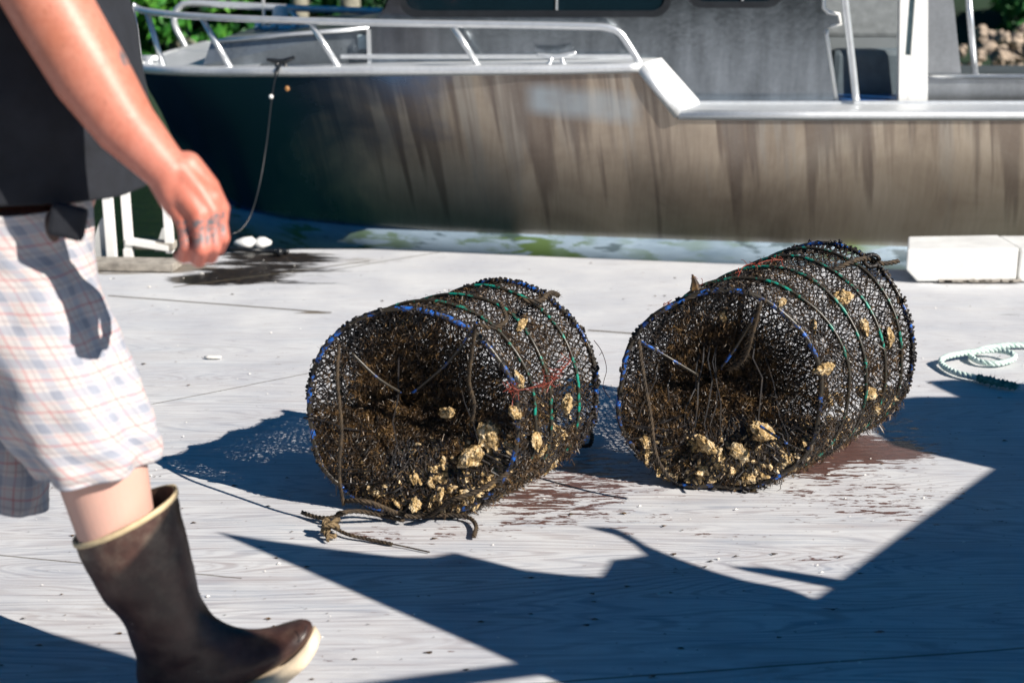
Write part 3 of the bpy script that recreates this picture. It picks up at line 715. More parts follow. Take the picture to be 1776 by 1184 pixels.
# cockpit: aft side panel, coaming, far side with window gap, pole
ya = YC + .10
m = MB(); m.prism([D(1609, 178, ya), D(1609, -60, ya), D(1645, -60, ya), D(1655, 10, ya), D(1660, 60, ya), D(1668, 134, ya), D(1790, 134, ya), D(1790, 178, ya)], (0, .03, 0)); m.prism([D(1790, 134, ya), D(2600, 134, ya), D(2600, 178, ya), D(1790, 178, ya)], (0, .03, 0)); m.build('cockpit_side', ALU, boat)
m = MB(); m.tube([D(1609, 133, ya - .01), D(2600, 133, ya - .01)], .012, 6); m.build('cockpit_rail', RAILM, boat, smooth=True)
m = MB(); m.tube([D(1678, -30, ya), D(1684, 50, ya), D(1692, 134, ya)], .015, 8); m.build('canopy_pole', RAILM, boat, smooth=True)
m = MB(); m.prism([Vector((low[-1].x, ya + .05, zl)), Vector((xr + .25, ya + .05, zl)), Vector((xr + .25, FY, zl)), Vector((low[-1].x, FY, zl))], (0, 0, -.3)); m.build('cockpit_sole', ALU, boat)
# bow rail, near side
def rp(px, py): return D(px, py, gy(px) + .05)
m = MB(); path = bez([rp(229, 9), rp(240, 16), rp(262, 21), rp(330, 28), rp(450, 34), rp(660, 40), rp(850, 43), rp(1010, 46), rp(1050, 48), rp(1074, 57), rp(1090, 78), rp(1112, 114)], 6)
m.tube(path, .0155, 10); brail = m.build('bow_rail', RAILM, boat, smooth=True)
for (a, b, c, d) in [(229, 12, 243, 120), (255, 22, 285, 122), (350, 32, 402, 122), (538, 40, 591, 122), (785, 45, 832, 118)]:
    m = MB(); m.tube([rp(a, b), rp(a + (c - a) * .5, b + (d - b) * .5), D(c, d, gy(c) + .06)], .0135, 8); m.tube([D(c, d, gy(c) + .06), D(c, d + 4, gy(c) + .06)], [.022, .022], 8); m.build('stanchion', RAILM, brail, smooth=True)
fy = lambda px: interp(px, [(300, 7.9), (700, 8.35)])
def fp(px, py): return D(px, py, 8.1)
m = MB(); m.tube(bez([fp(337, 112), fp(318, 75), fp(304, 48), fp(302, 30), fp(310, 14), fp(330, 6), fp(400, 9), fp(520, 15), fp(670, 20)], 6), .019, 10); fr_ = m.build('bow_rail', RAILM, boat, smooth=True)
m = MB(); m.tube([fp(500, 14), fp(530, 50), fp(560, 90)], .016, 8); m.build('stanchion', RAILM, fr_, smooth=True)
# anchor winch and light on the foredeck
wb = D(495, 62, 7.2)
wn = empty('anchor_winch', (0, 0, 0)); bpy.data.objects.remove(wn)
m = MB(); m.box(wb, (.22, .16, .05)); m.tube([wb + Vector((-.12, -.04, -.03)), wb + Vector((.13, -.05, .0))], .014, 8); m.tube([wb + Vector((-.14, -.06, .04)), wb + Vector((.14, -.06, .04))], .012, 8)
for dx in (-.12, -.04, .06, .13): m.ball(wb + Vector((dx, -.07, .05)), .02)
for dx in (-.09, .09): m.tube([wb + Vector((dx, 0, .02)), wb + Vector((dx, 0, -.16))], .014, 6)
win = m.build('anchor_winch', RAILM, boat, smooth=False)
m = MB(); m.tube([wb + Vector((-.02, 0, .02)), wb + Vector((-.02, 0, .06)), wb + Vector((-.02, 0, .13)), wb + Vector((-.02, 0, .145))], [.05, .045, .038, .02], 14); m.build('lamp_housing', WHITE, win, smooth=True)
m = MB(); q = D(459, 58, 7.2); m.tube([q, q + Vector((0, 0, .9))], .009, 6); m.build('antenna', RAILM, boat)
# cleats
def cleat(px0, px1, py, Y, mat):
    a, b = D(px0, py - 5, Y), D(px1, py - 8, Y); c = (a + b) / 2; zt = c.z - .048; L = (b - a).length
    m = MB(); m.tube(bez([a + Vector((0, 0, .004)), a.lerp(b, .25) + Vector((0, 0, -.004)), c + Vector((0, 0, -.008)), a.lerp(b, .75) + Vector((0, 0, -.004)), b + Vector((0, 0, .006))], 4), [.008] * 3 + [.011] * 11 + [.008] * 3, 8)
    for s in (-1, 1): m.tube([c + Vector((s * L * .12, 0, -.008)), c + Vector((s * L * .16, 0, -.03)), Vector((c.x + s * L * .24, c.y, zt))], [.010, .009, .013], 8)
    m.box((c.x, c.y, zt), (L * .62, .045, .012)); return m.build('cleat', mat, boat, smooth=True)
cleat(463, 511, 110, 6.28, BLACK); cleat(931, 999, 102, 6.10, RAILM)
m = MB(); q = D(258, 112, 6.75); m.tube([q + Vector((0, 0, -.04)), q + Vector((0, 0, .03))], [.03, .02], 8); m.tube([q + Vector((-.05, 0, .03)), q + Vector((.05, 0, .03))], .013, 8); m.build('bow_bitt', RAILM, boat, smooth=True)
m = MB(); m.ball(D(498, 154, 6.155), .011, sc=(1, .4, 1.1)); m.build('rust_spot', M_simple('rusty fitting', (.35, .17, .06), .5), boat, smooth=True)
# mooring line from the dark cleat to the dock
p = [D(486, 112, 6.25), D(480, 125, 6.13), D(472, 165, 6.10), D(462, 250, 6.05), D(450, 320, 5.98), D(435, 372, 5.93), D(418, 398, 5.88), D(400, 408, 5.85)]
e1 = G(395, 432); p.append(e1 + Vector((0, .02, .02)))
m = MB(); m.tube(bez(p, 6), [.009] * 8 + [.0032] * 41, 6)
ml = m.build('mooring_line', BLACK, smooth=True); tag(ml, 'thin black mooring line hanging from the dark bow cleat', 'rope')
m = MB(); m.ball(D(470, 168, 6.085), .010); m.build('white_bead', WHITE, ml, smooth=True)
# ================================================================ DOCK FURNITURE
def rope(pts, r, mat, name, parent=None, pitch=None, strands=3, fuzz=0, seed=1, n=5):
    pitch = pitch or r * 7; rn = random.Random(seed); P = bez(pts, 8); L = 0; m = MB(); Ls = [0]
    for a, b in zip(P, P[1:]): L += (b - a).length; Ls.append(L)
    K = max(4, int(L / (r * .9))); up = Vector((.3, .2, .93)); cs = [[] for _ in range(strands)]; cen = []
    k = 0
    for i in range(K + 1):
        s = L * i / K
        while k < len(Ls) - 2 and Ls[k + 1] < s: k += 1
        d = Ls[k + 1] - Ls[k]; p = P[k].lerp(P[k + 1], (s - Ls[k]) / d if d > 1e-9 else 0); t = (P[k + 1] - P[k]).normalized()
        a = up - t * up.dot(t)
        if a.length < .05: a = t.orthogonal()
        a.normalize(); b = t.cross(a)
        for q in range(strands):
            an = 2 * PI * (s / pitch + q / strands); cs[q].append(p + (a * math.cos(an) + b * math.sin(an)) * r * .52)
        cen.append(p)
    for c in cs: m.tube(c, r * .56, n)
    for _ in range(int(fuzz * L)):
        p = rn.choice(cen); d = Vector((rn.gauss(0, 1), rn.gauss(0, 1), rn.gauss(0, 1))).normalized(); w_ = d.orthogonal().normalized() * r * .1
        l = r * (1.2 + rn.random() * 1.6); m.add([p - w_, p + w_, p + d * l + Vector((0, 0, -r * .4))], [(0, 1, 2)])
    return m.build(name, mat, parent, smooth=True, fixn=False)
# white timber bull rail with a chamfered end
bz = .134; f0 = G(1573, 490); y0 = G(1590, 490).y; y1 = y0 + .25
xa = D(1573, 450, y0).x
prof = [Vector((xa + .045, 0, .004)), Vector((xa, 0, .05)), Vector((xa, 0, bz - .006)), Vector((D(1765, 460, y0).x, 0, bz)), Vector((D(1765, 460, y0).x, 0, .012)), Vector((xa + .3, 0, .006))]
m = MB(); pr = []
for p in prof: pr.append(Vector((p.x, y0, p.z)))
bk = [Vector((p.x + (.07 if p.x < xa + .1 else 0), y1, p.z)) for p in prof]
m.add(pr + bk, [(0, 1, 2, 3, 4, 5), (11, 10, 9, 8, 7, 6)] + [(i, i + 6, (i + 1) % 6 + 6, (i + 1) % 6) for i in range(6)])
br = tag(m.build('bull_rail', PAINTW, bevel=.006), 'thick white painted timber block with a chamfered end on the dock edge', 'timber block')
m = MB(); x2 = D(1769, 460, y0).x; m.box((x2 + .4, y0 + .13, .066), (.8, .25, .128)); tag(m.build('bull_rail', PAINTW, bevel=.006), 'white painted timber block cut off by the right edge, butted against the chamfered one', 'timber block')
m = MB(); rn = random.Random(2)
for i in range(9):
    px = 1630 + i * 15 + rn.random() * 8; c = G(px, 489); m.box((c.x, y0 - .004, .008), (.05, .012, .008), Matrix.Rotation(rn.gauss(0, .1), 3, 'Y'))
m.build('rotten_edge', WOOD, br)
# mint rope coil
rp_ = [(1860, 596), (1800, 598), (1745, 599), (1706, 605), (1684, 616), (1700, 627), (1730, 630), (1757, 623), (1756, 613), (1725, 607), (1674, 612), (1638, 620), (1634, 632), (1658, 646), (1700, 656)]
pts = [G(a, b, .012 + (.010 if 8 <= i <= 11 else 0)) for i, (a, b) in enumerate(rp_)]
co = rope(pts, .0095, MINT, 'rope', pitch=.05, n=6); tag(co, 'pale mint green rope lying in a loop on the deck at the right edge', 'rope')
rope([G(1696, 655, .013), G(1715, 659, .015), G(1740, 665, .015), G(1762, 669, .012)], .014, MINTD, 'whipping', co, pitch=.03, fuzz=900, seed=4)
# white boarding bracket standing at the dock edge
YB = G(205, 452).y
hr = empty('boarding_bracket', G(220, 452), 'white metal bracket with triangular plates standing at the dock edge behind the hand', 'bracket')
def plate(pl, mat=WHITE, th=.012, Y=YB, name='gusset'):
    m = MB(); m.prism([D(a, b, Y) for a, b in pl], (0, th, 0)); return m.build(name, mat, hr)
GALV = M_simple('dull white galvanised plate', (.52, .53, .52), .5, .1, .12, 8, .05)
plate([(148, 452), (172, 386), (176, 378), (184, 384), (203, 452)], GALV)
plate([(268, 436), (281, 396), (287, 396), (287, 436)], GALV, Y=YB + .12)
for (a, b, c, d, e) in [(183, 350, 199, 453, 0), (214, 335, 228, 441, .05), (286, 370, 300, 438, .05)]:
    p, q = D((a + c) / 2 - 2, b, YB + e), D((a + c) / 2 + 2, d, YB + e); m = MB(); m.box((p + q) / 2 + Vector((0, .0, .1)), ((c - a) / FPX * 5.8, .035, (p - q).length + .2)); m.build('post', WHITE, hr, bevel=.003)
a, b = D(218, 424, YB + .02), D(292, 436, YB + .02); m = MB(); m.prism([a, b, b + Vector((0, 0, .022)), a + Vector((0, 0, .022))], (0, .05, 0)); m.build('cross_bar', WHITE, hr)
m = MB(); c = G(224, 449); m.box((c.x, c.y, .02), (.03, .05, .05)); m.build('foot', WHITE, hr)
m = MB(); c0, c1 = G(152, 469), G(300, 473); m.prism([Vector((c0.x - .4, c0.y + .02, .002)), Vector((c1.x, c1.y, .002)), Vector((c1.x + .01, c1.y + .12, .002)), Vector((c0.x - .4, c0.y + .14, .002))], (0, 0, .032))
tag(m.build('edge_board', WOOD, bevel=.004), 'grey weathered board nailed flat along the dock edge under the white bracket', 'board')
m = MB(); c0, c1 = G(222, 447), G(302, 450); m.prism([Vector((c0.x, c0.y, .036)), Vector((c1.x, c1.y, .036)), Vector((c1.x, c1.y + .08, .036)), Vector((c0.x, c0.y + .08, .036))], (0, 0, .03))
tag(m.build('edge_board', WOOD, bevel=.004), 'short brown board lying on the grey one between the bracket posts', 'board')
# white float moored beyond the edge
m = MB(); a, b = D(404, 424, 5.88), D(474, 424, 5.93); c = (a + b) / 2
m.loft([[Vector((c.x + (a.x - c.x) * k * 1.0, c.y + math.cos(t) * .06 * h, c.z + .008 + math.sin(t) * .028 * h)) for t in [i * PI / 5 for i in range(10)]] for k, h in [(1, .2), (.85, .45), (.5, .8), (.1, .9), (-.08, .55), (-.16, .5), (-.3, .85), (-.6, .8), (-.95, .3)]])
tag(m.build('fender', WHITE, smooth=True), 'small white plastic fender lying against the dock edge right of the hand', 'fender')
# dark hose and fittings in the puddle
m = MB(); m.tube(bez([G(398, 431, .012), G(430, 433, .02), G(460, 435, .012), G(500, 436, .012)], 6), .011, 6); m.ball(G(484, 437, .02), .018); tag(m.build('hose', BLACK, smooth=True), 'black hose end lying in the dark puddle by the dock edge', 'hose')

# ================================================================ NET TRAPS
def make_trap(label, cf, cb, rx, rz0, rx1, rz1, n_mid, hole_px, hole_y, seed, open_dir, mids):
    rn = random.Random(seed); cf = Vector(cf); cb = Vector(cb); A = (cb - cf); A.z = 0; L = A.length; A.normalize(); S = Vector((A.y, -A.x, 0)); Z = Vector((0, 0, 1))
    t = empty('net_trap', (cf + cb) / 2 - Vector((0, 0, cf.z)), label, 'net trap')
    Sf = Vector((math.cos(R(11)), -math.sin(R(11)), 0)); Af = Vector((math.sin(R(11)), math.cos(R(11)), 0)); S0 = S
    nseg = len(mids) + 1; us = [0] + mids + [1]
    def surf(u, th, inset=0.0):
        w_u = min(1, u * 1.9); S = (Sf * (1 - w_u) + S0 * w_u).normalized(); c = cf.lerp(cb, u); rx_ = rx + (rx1 - rx) * u; rz_ = rz0 + (rz1 - rz0) * u
        k = 0
        while k < len(us) - 2 and us[k + 1] < u: k += 1
        s = (u - us[k]) / (us[k + 1] - us[k]); sag = math.sin(PI * min(max(s, 0), 1))
        f = 1 - .055 * sag * (1 if math.sin(th) > -.2 else -.25)
        f += .035 * noise.noise(Vector((math.cos(th) * 1.5, math.sin(th) * 1.5, u * 4 + seed)))
        f -= inset
        p = c + S * (math.cos(th) * rx_ * f) + Z * (math.sin(th) * rz_ * f)
        if math.sin(th) < 0: p += S * (.03 * -math.sin(th) * math.cos(th))
        p += A * .012 * noise.noise(Vector((math.cos(th) * 2, math.sin(th) * 2, u + seed * 2)))
        if p.z < .007: p.z = .007 + .004 * abs(math.sin(th * 9))
        return p
    def ringpts(u, n=72): return [surf(u, 2 * PI * i / n, -.012 if 0 < u < 1 else 0) for i in range(n)]
    # hoops
    for u in us:
        m = MB(); m.tube(ringpts(u), .0060 if u in (0, 1) else .0042, 8, closed=True); m.build('hoop', RBLUE if u in (0, 1) else RGREEN, t, smooth=True)
    # lacing that wraps the end hoops
    for u in (0, 1):
        m = MB(); P = ringpts(u, 360); q = []; qr = []
        for i in range(360):
            on = noise.noise(Vector((i * .045, seed, u * 9))) > (.12 if u == 0 else -.1)
            j = (i + 1) % 360; d = (P[j] - P[i]).normalized(); a = d.orthogonal().normalized(); b = d.cross(a)
            for k in range(3 if on else 1):
                an = k * 2.1 + i * (1.9 if on else .35); q.append(P[i].lerp(P[j], k / 3) + (a * math.cos(an) + b * math.sin(an)) * (.0072 if on else .0064)); qr.append(.0032 + .0018 * rn.random() if on else .0011)
        m.tube(q, qr, 4, closed=True)
        for i in range(0, 360, 17):
            i = (i + rn.randint(-4, 4)) % 360
            for _ in range(7):
                q0_ = P[i] + Vector((rn.gauss(0, .004), rn.gauss(0, .004), rn.gauss(0, .004))); m.tube([q0_, q0_ + Vector((rn.gauss(0, .004), rn.gauss(0, .004), rn.gauss(0, .004))), q0_ + Vector((rn.gauss(0, .005), rn.gauss(0, .005), rn.gauss(0, .005) - .002))], [.0030, .0038, .0026], 5)
        m.build('lacing', NET, t, smooth=True, fixn=False)
    # diamond mesh of the body
    NC = 96; NRW = int(L * 1.12 / .0125); m = MB(); nod = {}
    def jit(p, a): return p + Vector((rn.gauss(0, a), rn.gauss(0, a), rn.gauss(0, a)))
    for i in range(NRW + 1):
        for j in range(NC):
            th = 2 * PI * (j + (i % 2) * .5) / NC; u = i / NRW
            p = jit(surf(u, th), .0013); p.z = max(p.z, .006); nod[i, j] = p
    def strand(p, q, r, sag=.12):
        mid = (p + q) / 2 + Vector((rn.gauss(0, 1), rn.gauss(0, 1), rn.gauss(0, 1) - .6)) * (q - p).length * sag
        mid.z = max(mid.z, .004); m.tube([p, mid, q], [r * 1.3, r, r * 1.3], 4, cap=False)
    for i in range(NRW):
        for j in range(NC):
            for dj in (0, 1):
                jj = (j + dj - (0 if i % 2 else 1)) % NC if True else j
                d = noise.noise(Vector((math.cos(2 * PI * j / NC) * 3, math.sin(2 * PI * j / NC) * 3, i * .12 + seed)))
                strand(nod[i, j], nod[i + 1, jj], .00105 + .0010 * max(0, d + .3) + .0004 * rn.random())
    m.build('body_net', NET, t, fixn=False)
    # funnel net in the front face
    hc = D(hole_px[0], hole_px[1], hole_y)
    def fun(s, th):
        a = surf(0, th); hx = hc + Sf * math.cos(th) * .028 + Z * math.sin(th) * .028
        p = a.lerp(hx, s); p += Af * (.020 * math.sin(PI * s * .5)) * (1 if math.sin(th) > 0 else 1 + math.sin(th)); p -= Af * (.034 * math.sin(PI * min(1, s * 1.15)) * max(0, -math.sin(th))); p -= Z * (.020 * math.sin(PI * s) * (1 if math.sin(th) > 0 else .4)); p += Z * .006 * noise.noise(Vector((math.cos(th) * 2, s * 5, seed + math.sin(th) * 2)))
        p.z = max(p.z, .007); return p
    m = MB(); NF = 96; NS = 24; nf = {}
    for i in range(NS + 1):
        for j in range(NF): nf[i, j] = jit(fun((i / NS) ** .9, 2 * PI * (j + (i % 2) * .5) / NF), .0022)
    for i in range(NS):
        for j in range(NF):
            for dj in (0, 1):
                if i > 17 and (j + dj) % 2: continue
                jj = (j + dj - (0 if i % 2 else 1)) % NF
                strand(nf[i, j], nf[i + 1, jj], .0012 + .0008 * rn.random())
    for i in range(15):                                        # a second, slacker layer of the gathered net
        for j in range(70):
            for dj in (0, 1):
                p = fun((i / 15) ** .85, 2 * PI * (j + (i % 2) * .5) / 70) + Af * .009; q = fun(((i + 1) / 15) ** .85, 2 * PI * (j + dj - (0 if i % 2 else 1) + ((i + 1) % 2) * .5) / 70) + Af * .009
                if noise.noise(Vector((j * .11, i * .3, seed))) > -.25: strand(jit(p, .002), jit(q, .002), .0012)
    # slack folds hanging from the hoop down to the bottom
    for k in range(46):
        x = -1 + 2 * (k + rn.random()) / 46; th0 = math.acos(max(-1, min(1, x))); top_ = fun(.30 + .5 * rn.random(), th0 if rn.random() < .25 else -th0 * .8); bot = surf(0.0, -th0) 
        pts = [top_]
        for q in range(1, 7):
            f = q / 7; pts.append(top_.lerp(bot, f) + Vector((rn.gauss(0, .007), rn.gauss(0, .004), 0)) - Af * .010 * math.sin(PI * f))
        pts.append(bot); m.tube(pts, .0013 + .0012 * rn.random(), 4, cap=False)
    m.build('funnel_net', NET, t, fixn=False)
    m = MB(); pts = [hc + S * math.cos(a) * .028 + Z * math.sin(a) * .024 + A * .055 for a in [i * PI / 10 for i in range(20)]]; m.tube(pts, .0055, 6, closed=True); m.build('entrance_ring', NET, t, smooth=True)
    # far end net
    m = MB(); ce = cb + Z * -.02
    prev = None
    for i in range(12):
        row = []
        for j in range(52):
            th = 2 * PI * (j + (i % 2) * .5) / 52; p = surf(1, th).lerp(ce, i / 12) - A * .02 * math.sin(i / 12 * 3); p.z = max(p.z, .007); row.append(jit(p, .002))
        if prev:
            for j in range(52):
                for dj in (0, 1): strand(prev[j], row[(j + dj - (0 if (i - 1) % 2 else 1)) % 52], .0014)
        prev = row
    m.build('end_net', NET, t, fixn=False)
    # weed that fouls the mesh
    m = MB()
    def wisp(p, l, wd, drop=.8, side=None):
        d = Vector((rn.gauss(0, .7), rn.gauss(0, .7), rn.gauss(0, .5) - drop)).normalized(); s = d.cross(Vector((rn.gauss(0, 1), rn.gauss(0, 1), rn.gauss(0, 1)))).normalized() * wd
        b = Vector((rn.gauss(0, 1), rn.gauss(0, 1), rn.gauss(0, 1))) * l * .25
        q = p + d * l * .5 + b; e = p + d * l; 
        for x in (q, e): x.z = max(x.z, .003)
        m.add([p - s, p + s, q + s * .9, q - s * .9, e], [(0, 1, 2, 3), (3, 2, 4)])
    cnt = 0
    while cnt < 70000:
        th = rn.random() * 2 * PI; s = rn.random() ** .8
        x, z = math.cos(th) * (1 - s), math.sin(th) * (1 - s)
        dens = .42 + .5 * noise.noise(Vector((x * 3.2, z * 3.2, seed))) + (.5 if z < -.05 else .12) + (.25 * (s > .35)) + (.30 if x > .1 and z > -.1 else 0)
        if x < -.45 and z > 0: dens -= .45
        if s < .15 and z > .1: dens -= .35
        zn = noise.noise(Vector((x * 4.5, z * 4.5, seed + 3)))
        if z < -.22 - .25 * max(0, -x) and x > -.75 and zn > -.22: dens *= .10 if x > -.15 else .35
        if rn.random() < dens: wisp(jit(fun(s, th), .004), .005 + .016 * rn.random() ** 2, .0004 + .0008 * rn.random()); cnt += 1
    cnt = 0
    while cnt < 46000:
        th = rn.random() * 2 * PI; u = rn.random()
        dens = .32 + .6 * noise.noise(Vector((math.cos(th) * 2.5, math.sin(th) * 2.5, u * 5 + seed))) + .12 + (.35 if math.sin(th) < -.25 else 0)  - (.10 if open_dir and u > .6 and math.sin(th) > 0 else 0)
        if math.sin(th) < -.12 and math.cos(th) > -.15 and noise.noise(Vector((th * 2.2, u * 6, seed + 5))) > -.2: dens *= .16
        if rn.random() < dens: wisp(jit(surf(u, th), .004), .005 + .015 * rn.random() ** 2, .0004 + .0008 * rn.random()); cnt += 1
    for _ in range(3200):  # extra clump added behind the entrance so the hole reads dark
        an = rn.random() * 6.28; wisp(hc + Af * (.01 + rn.random() * .11) + Sf * math.cos(an) * .03 + Z * math.sin(an) * .03, .02 + .02 * rn.random(), .001 + .0012 * rn.random(), .2)
    for _ in range(1500):
        th = -PI / 2 + rn.gauss(0, .6); u = rn.random() ** 1.2; wisp(jit(surf(u, th), .007), .01 + .022 * rn.random() ** 2, .0007 + .0010 * rn.random(), .6)
    m.build('weed', ALG, t, fixn=False)['kind'] = 'stuff'
    return t, surf, fun, A, S, hc
# oysters
def oyster_mesh(seed, sub=4):
    rn = random.Random(seed); bm = bmesh.new(); bmesh.ops.create_icosphere(bm, subdivisions=sub, radius=1)
    for v in bm.verts:
        n_ = v.co.normalized(); off = Vector((seed * 7.1, 0, 0))
        r = 1 + .40 * noise.noise(n_ * 1.3 + off) + .22 * noise.noise(n_ * 3.4 + off) + .10 * abs(noise.noise(n_ * 8 + off))
        rim = 1 - abs(n_.z); r += .20 * rim * math.sin(math.atan2(n_.y, n_.x) * 9 + seed) * .5
        z = n_.z * .42 * r; z = math.floor(z * 7) / 7 * .55 + z * .45
        v.co = Vector((n_.x * r, n_.y * .72 * r, z))
    me = bpy.data.meshes.new('oyster_shell'); bm.to_mesh(me); bm.free(); me.materials.append(OYS)
    return me
OM = [oyster_mesh(i) for i in range(7)]; OML = [oyster_mesh(i + 20, 2) for i in range(4)]
OYSB = M_simple('broken shell', (.66, .48, .26), .5, 0, .5, 90, .3)
def oyster(p, s, rn, label, group=None):
    o = bpy.data.objects.new('oyster', OM[(int(p[0] * 1e4) + int(s * 1e5)) % len(OM)]); COL.objects.link(o); o.location = p
    o.rotation_euler = (rn.random() * 6.3, rn.random() * 6.3, rn.random() * 6.3); o.scale = (s, s * (.8 + .4 * rn.random()), s * (.8 + .5 * rn.random())); tag(o, label, 'oyster', group)
T1 = make_trap('cylindrical net trap on the left with knotted rope at its foot, nearest the person', (D(713, 700, 2.99).x, 2.99, .244), (D(885, 640, 3.34).x, 3.34, .230), .236, .243, .238, .226, 3, (703, 692), 3.06, 11, False, [.22, .50, .80])
T2 = make_trap('longer cylindrical net trap on the right, near the loop of mint rope', (D(1248, 668, 3.15).x, 3.15, .242), (D(1428, 576, 3.60).x, 3.60, .250), .232, .240, .246, .246, 4, (1232, 648), 3.22, 23, True, [.24, .46, .68, .87])
def heap(T, seed, n, label, group, extra, lab2, hx_=.36, hz_=.74):
    t, surf, fun, A, S, hc = T; rn = random.Random(seed)
    for i in range(n):
        f = i / n; u = .05 + .9 * rn.random(); th = -PI / 2 + rn.gauss(.40, .50); th = max(-2.75, min(-.10, th)); k = rn.random() ** 1.2 * .42
        if rn.random() < .45: u = .10 + .28 * rn.random(); th = -PI / 2 + rn.gauss(.25, .6); th = max(-2.6, min(-.1, th)); k = rn.random() * .5
        if rn.random() < .62:
            x_ = rn.gauss(hx_, .36); z_ = -.92 + hz_ * rn.random() ** 1.2; th = math.atan2(z_, x_); s_ = max(.06, 1 - math.hypot(x_, z_)); s = .012 + .018 * rn.random() ** 1.3; p = fun(s_, th) + Vector((.19, .98, 0)) * (s * .45 + .010 * rn.random()); p.z = max(p.z, .02); oyster(p, s, rn, label, group); continue
        th = max(-1.6, min(-.10, -.85 + rn.gauss(0, .40))) if rn.random() < .75 else th; u = .04 + .8 * rn.random(); s = .012 + .015 * rn.random(); p = surf(u, th, s * 2.2 + .05 * rn.random())
        p.z = max(p.z, .012 + s * .6); p += A * .015; oyster(p, s, rn, label, group)
    bmj = bmesh.new()                                          # the small broken shell packed between the oysters
    for i in range(620):
        if rn.random() < .6:
            x_ = rn.gauss(hx_, .40); z_ = -.94 + hz_ * rn.random() ** 1.3; th = math.atan2(z_, x_); s_ = max(.05, 1 - math.hypot(x_, z_)); p = fun(s_, th) + Vector((.19, .98, 0)) * (.003 + .02 * rn.random())
        else: p = surf(.03 + .9 * rn.random(), -1.1 + rn.gauss(0, .5), .03 + .10 * rn.random())
        p.z = max(p.z, .012); s = .005 + .007 * rn.random(); k0 = len(bmj.verts); bmj.from_mesh(OML[i % 4]); bmj.verts.ensure_lookup_table()
        M_ = Matrix.Translation(p) @ Matrix.Rotation(rn.random() * 6, 4, (rn.gauss(0, 1), rn.gauss(0, 1), rn.gauss(0, 1))) @ Matrix.Diagonal((s, s, s, 1))
        for v in bmj.verts[k0:]: v.co = M_ @ v.co
    me = bpy.data.meshes.new('shell_rubble'); bmj.to_mesh(me); bmj.free(); me.materials.append(OYSB); o = bpy.data.objects.new('shell_rubble', me); COL.objects.link(o)
    tag(o, label.replace('oyster in the heap', 'broken shell packed between the oysters'), 'broken shell', kind='stuff')
    for (px, py, Y, s, lb) in extra: oyster(D(px, py, Y + s * .55), s * .92, rn, lb)
heap(T1, 5, 135, 'small cream oyster in the heap at the bottom of the left net trap', 'oysters heaped in the left trap',
     [(818, 792, 2.935, .036, 'large cream oyster low behind the funnel net of the left trap, right of centre'), (850, 752, 2.95, .036, 'ridged tan oyster just above the large cream one in the left trap'), (775, 715, 3.00, .020, 'small pale oyster alone in the middle of the left trap front'), (893, 715, 2.93, .030, 'cream oyster showing just right of the blue front hoop of the left trap'), (903, 565, 3.06, .018, 'small tan oyster caught high in the side net of the left trap'), (703, 560, 3.03, .026, 'pale oyster caught at the top left inside the left trap'), (930, 765, 2.97, .026, 'tan oyster low on the right side of the left trap'), (765, 858, 2.93, .017, 'round yellowish shell at the very bottom of the left trap front'), (900, 660, 2.95, .022, 'cream oyster beside the red weed on the left trap'), (985, 700, 3.04, .022, 'cream oyster low at the far side of the left trap'), (720, 875, 2.92, .016, 'small tan oyster at the bottom edge of the left trap, left of the yellowish shell')], None)
heap(T2, 9, 135, 'small tan oyster in the heap at the bottom of the right net trap', 'oysters heaped in the right trap',
     [(1457, 520, 3.30, .030, 'cream oyster high in the side net of the right trap'), (1497, 567, 3.29, .024, 'tan oyster in the side net of the right trap, below the high cream one'), (1543, 586, 3.35, .024, 'orange tan oyster nearest the far end of the right trap'), (1430, 640, 3.10, .030, 'yellowish oyster halfway up the side of the right trap beside the blue hoop'), (1356, 524, 3.13, .012, 'tiny white shell at the top of the right trap behind the blue hoop'), (1252, 545, 3.17, .018, 'small tan oyster in the upper front of the right trap'), (1410, 565, 3.17, .020, 'dull tan oyster in the shaded side net of the right trap'), (1322, 748, 3.10, .034, 'large cream oyster low in the front of the right trap'), (1225, 770, 3.12, .032, 'tan oyster clump low in the middle of the right trap front'), (1283, 785, 3.08, .026, 'pale oyster between the two large ones in the right trap front'), (1502, 680, 3.24, .028, 'cream oyster low in the side of the right trap near its far end')], None, .18, .50)
# ropes that belong to the traps
t1 = T1[0]; t2 = T2[0]
def pr_(L): return [D(a, b, y) for a, b, y in L]
rope(pr_([(588, 598, 2.99), (585, 660, 2.955), (592, 740, 2.93), (588, 820, 2.92), (596, 875, 2.92)]), .0042, ROPED, 'hanging_rope', t1, fuzz=2400, seed=2)
rope(pr_([(826, 560, 2.90), (818, 610, 2.92), (813, 660, 2.95), (822, 700, 2.96), (818, 730, 2.97)]), .0048, ROPED, 'hanging_rope', t1, fuzz=2400, seed=3)
rope(pr_([(828, 562, 2.90), (855, 568, 2.90), (878, 555, 2.92), (868, 525, 3.0)]), .005, ROPED, 'hanging_rope', t1, fuzz=1800, seed=4)
rope(pr_([(905, 520, 3.10), (935, 522, 3.10), (955, 508, 3.16), (968, 512, 3.25)]), .006, ROPED, 'hanging_rope', t1, fuzz=1800, seed=5)
rope([D(600, 868, 2.92), D(640, 870, 2.90), G(700, 893, .016), G(745, 893, .016), D(780, 868, 2.88), D(830, 850, 2.88), D(880, 820, 2.9)], .0052, ROPED, 'foot_rope', t1, fuzz=2600, seed=6)
rope([G(585, 890, .03), G(620, 886, .02), G(660, 893, .012), G(700, 902, .012)], .0052, ROPED, 'foot_rope', t1, fuzz=2600, seed=16)
rope([G(748, 893, .012), G(790, 893, .013), G(815, 898, .011), G(826, 912, .010), G(822, 930, .008)], .0050, ROPED, 'rope_tail', t1, fuzz=1500, seed=7)
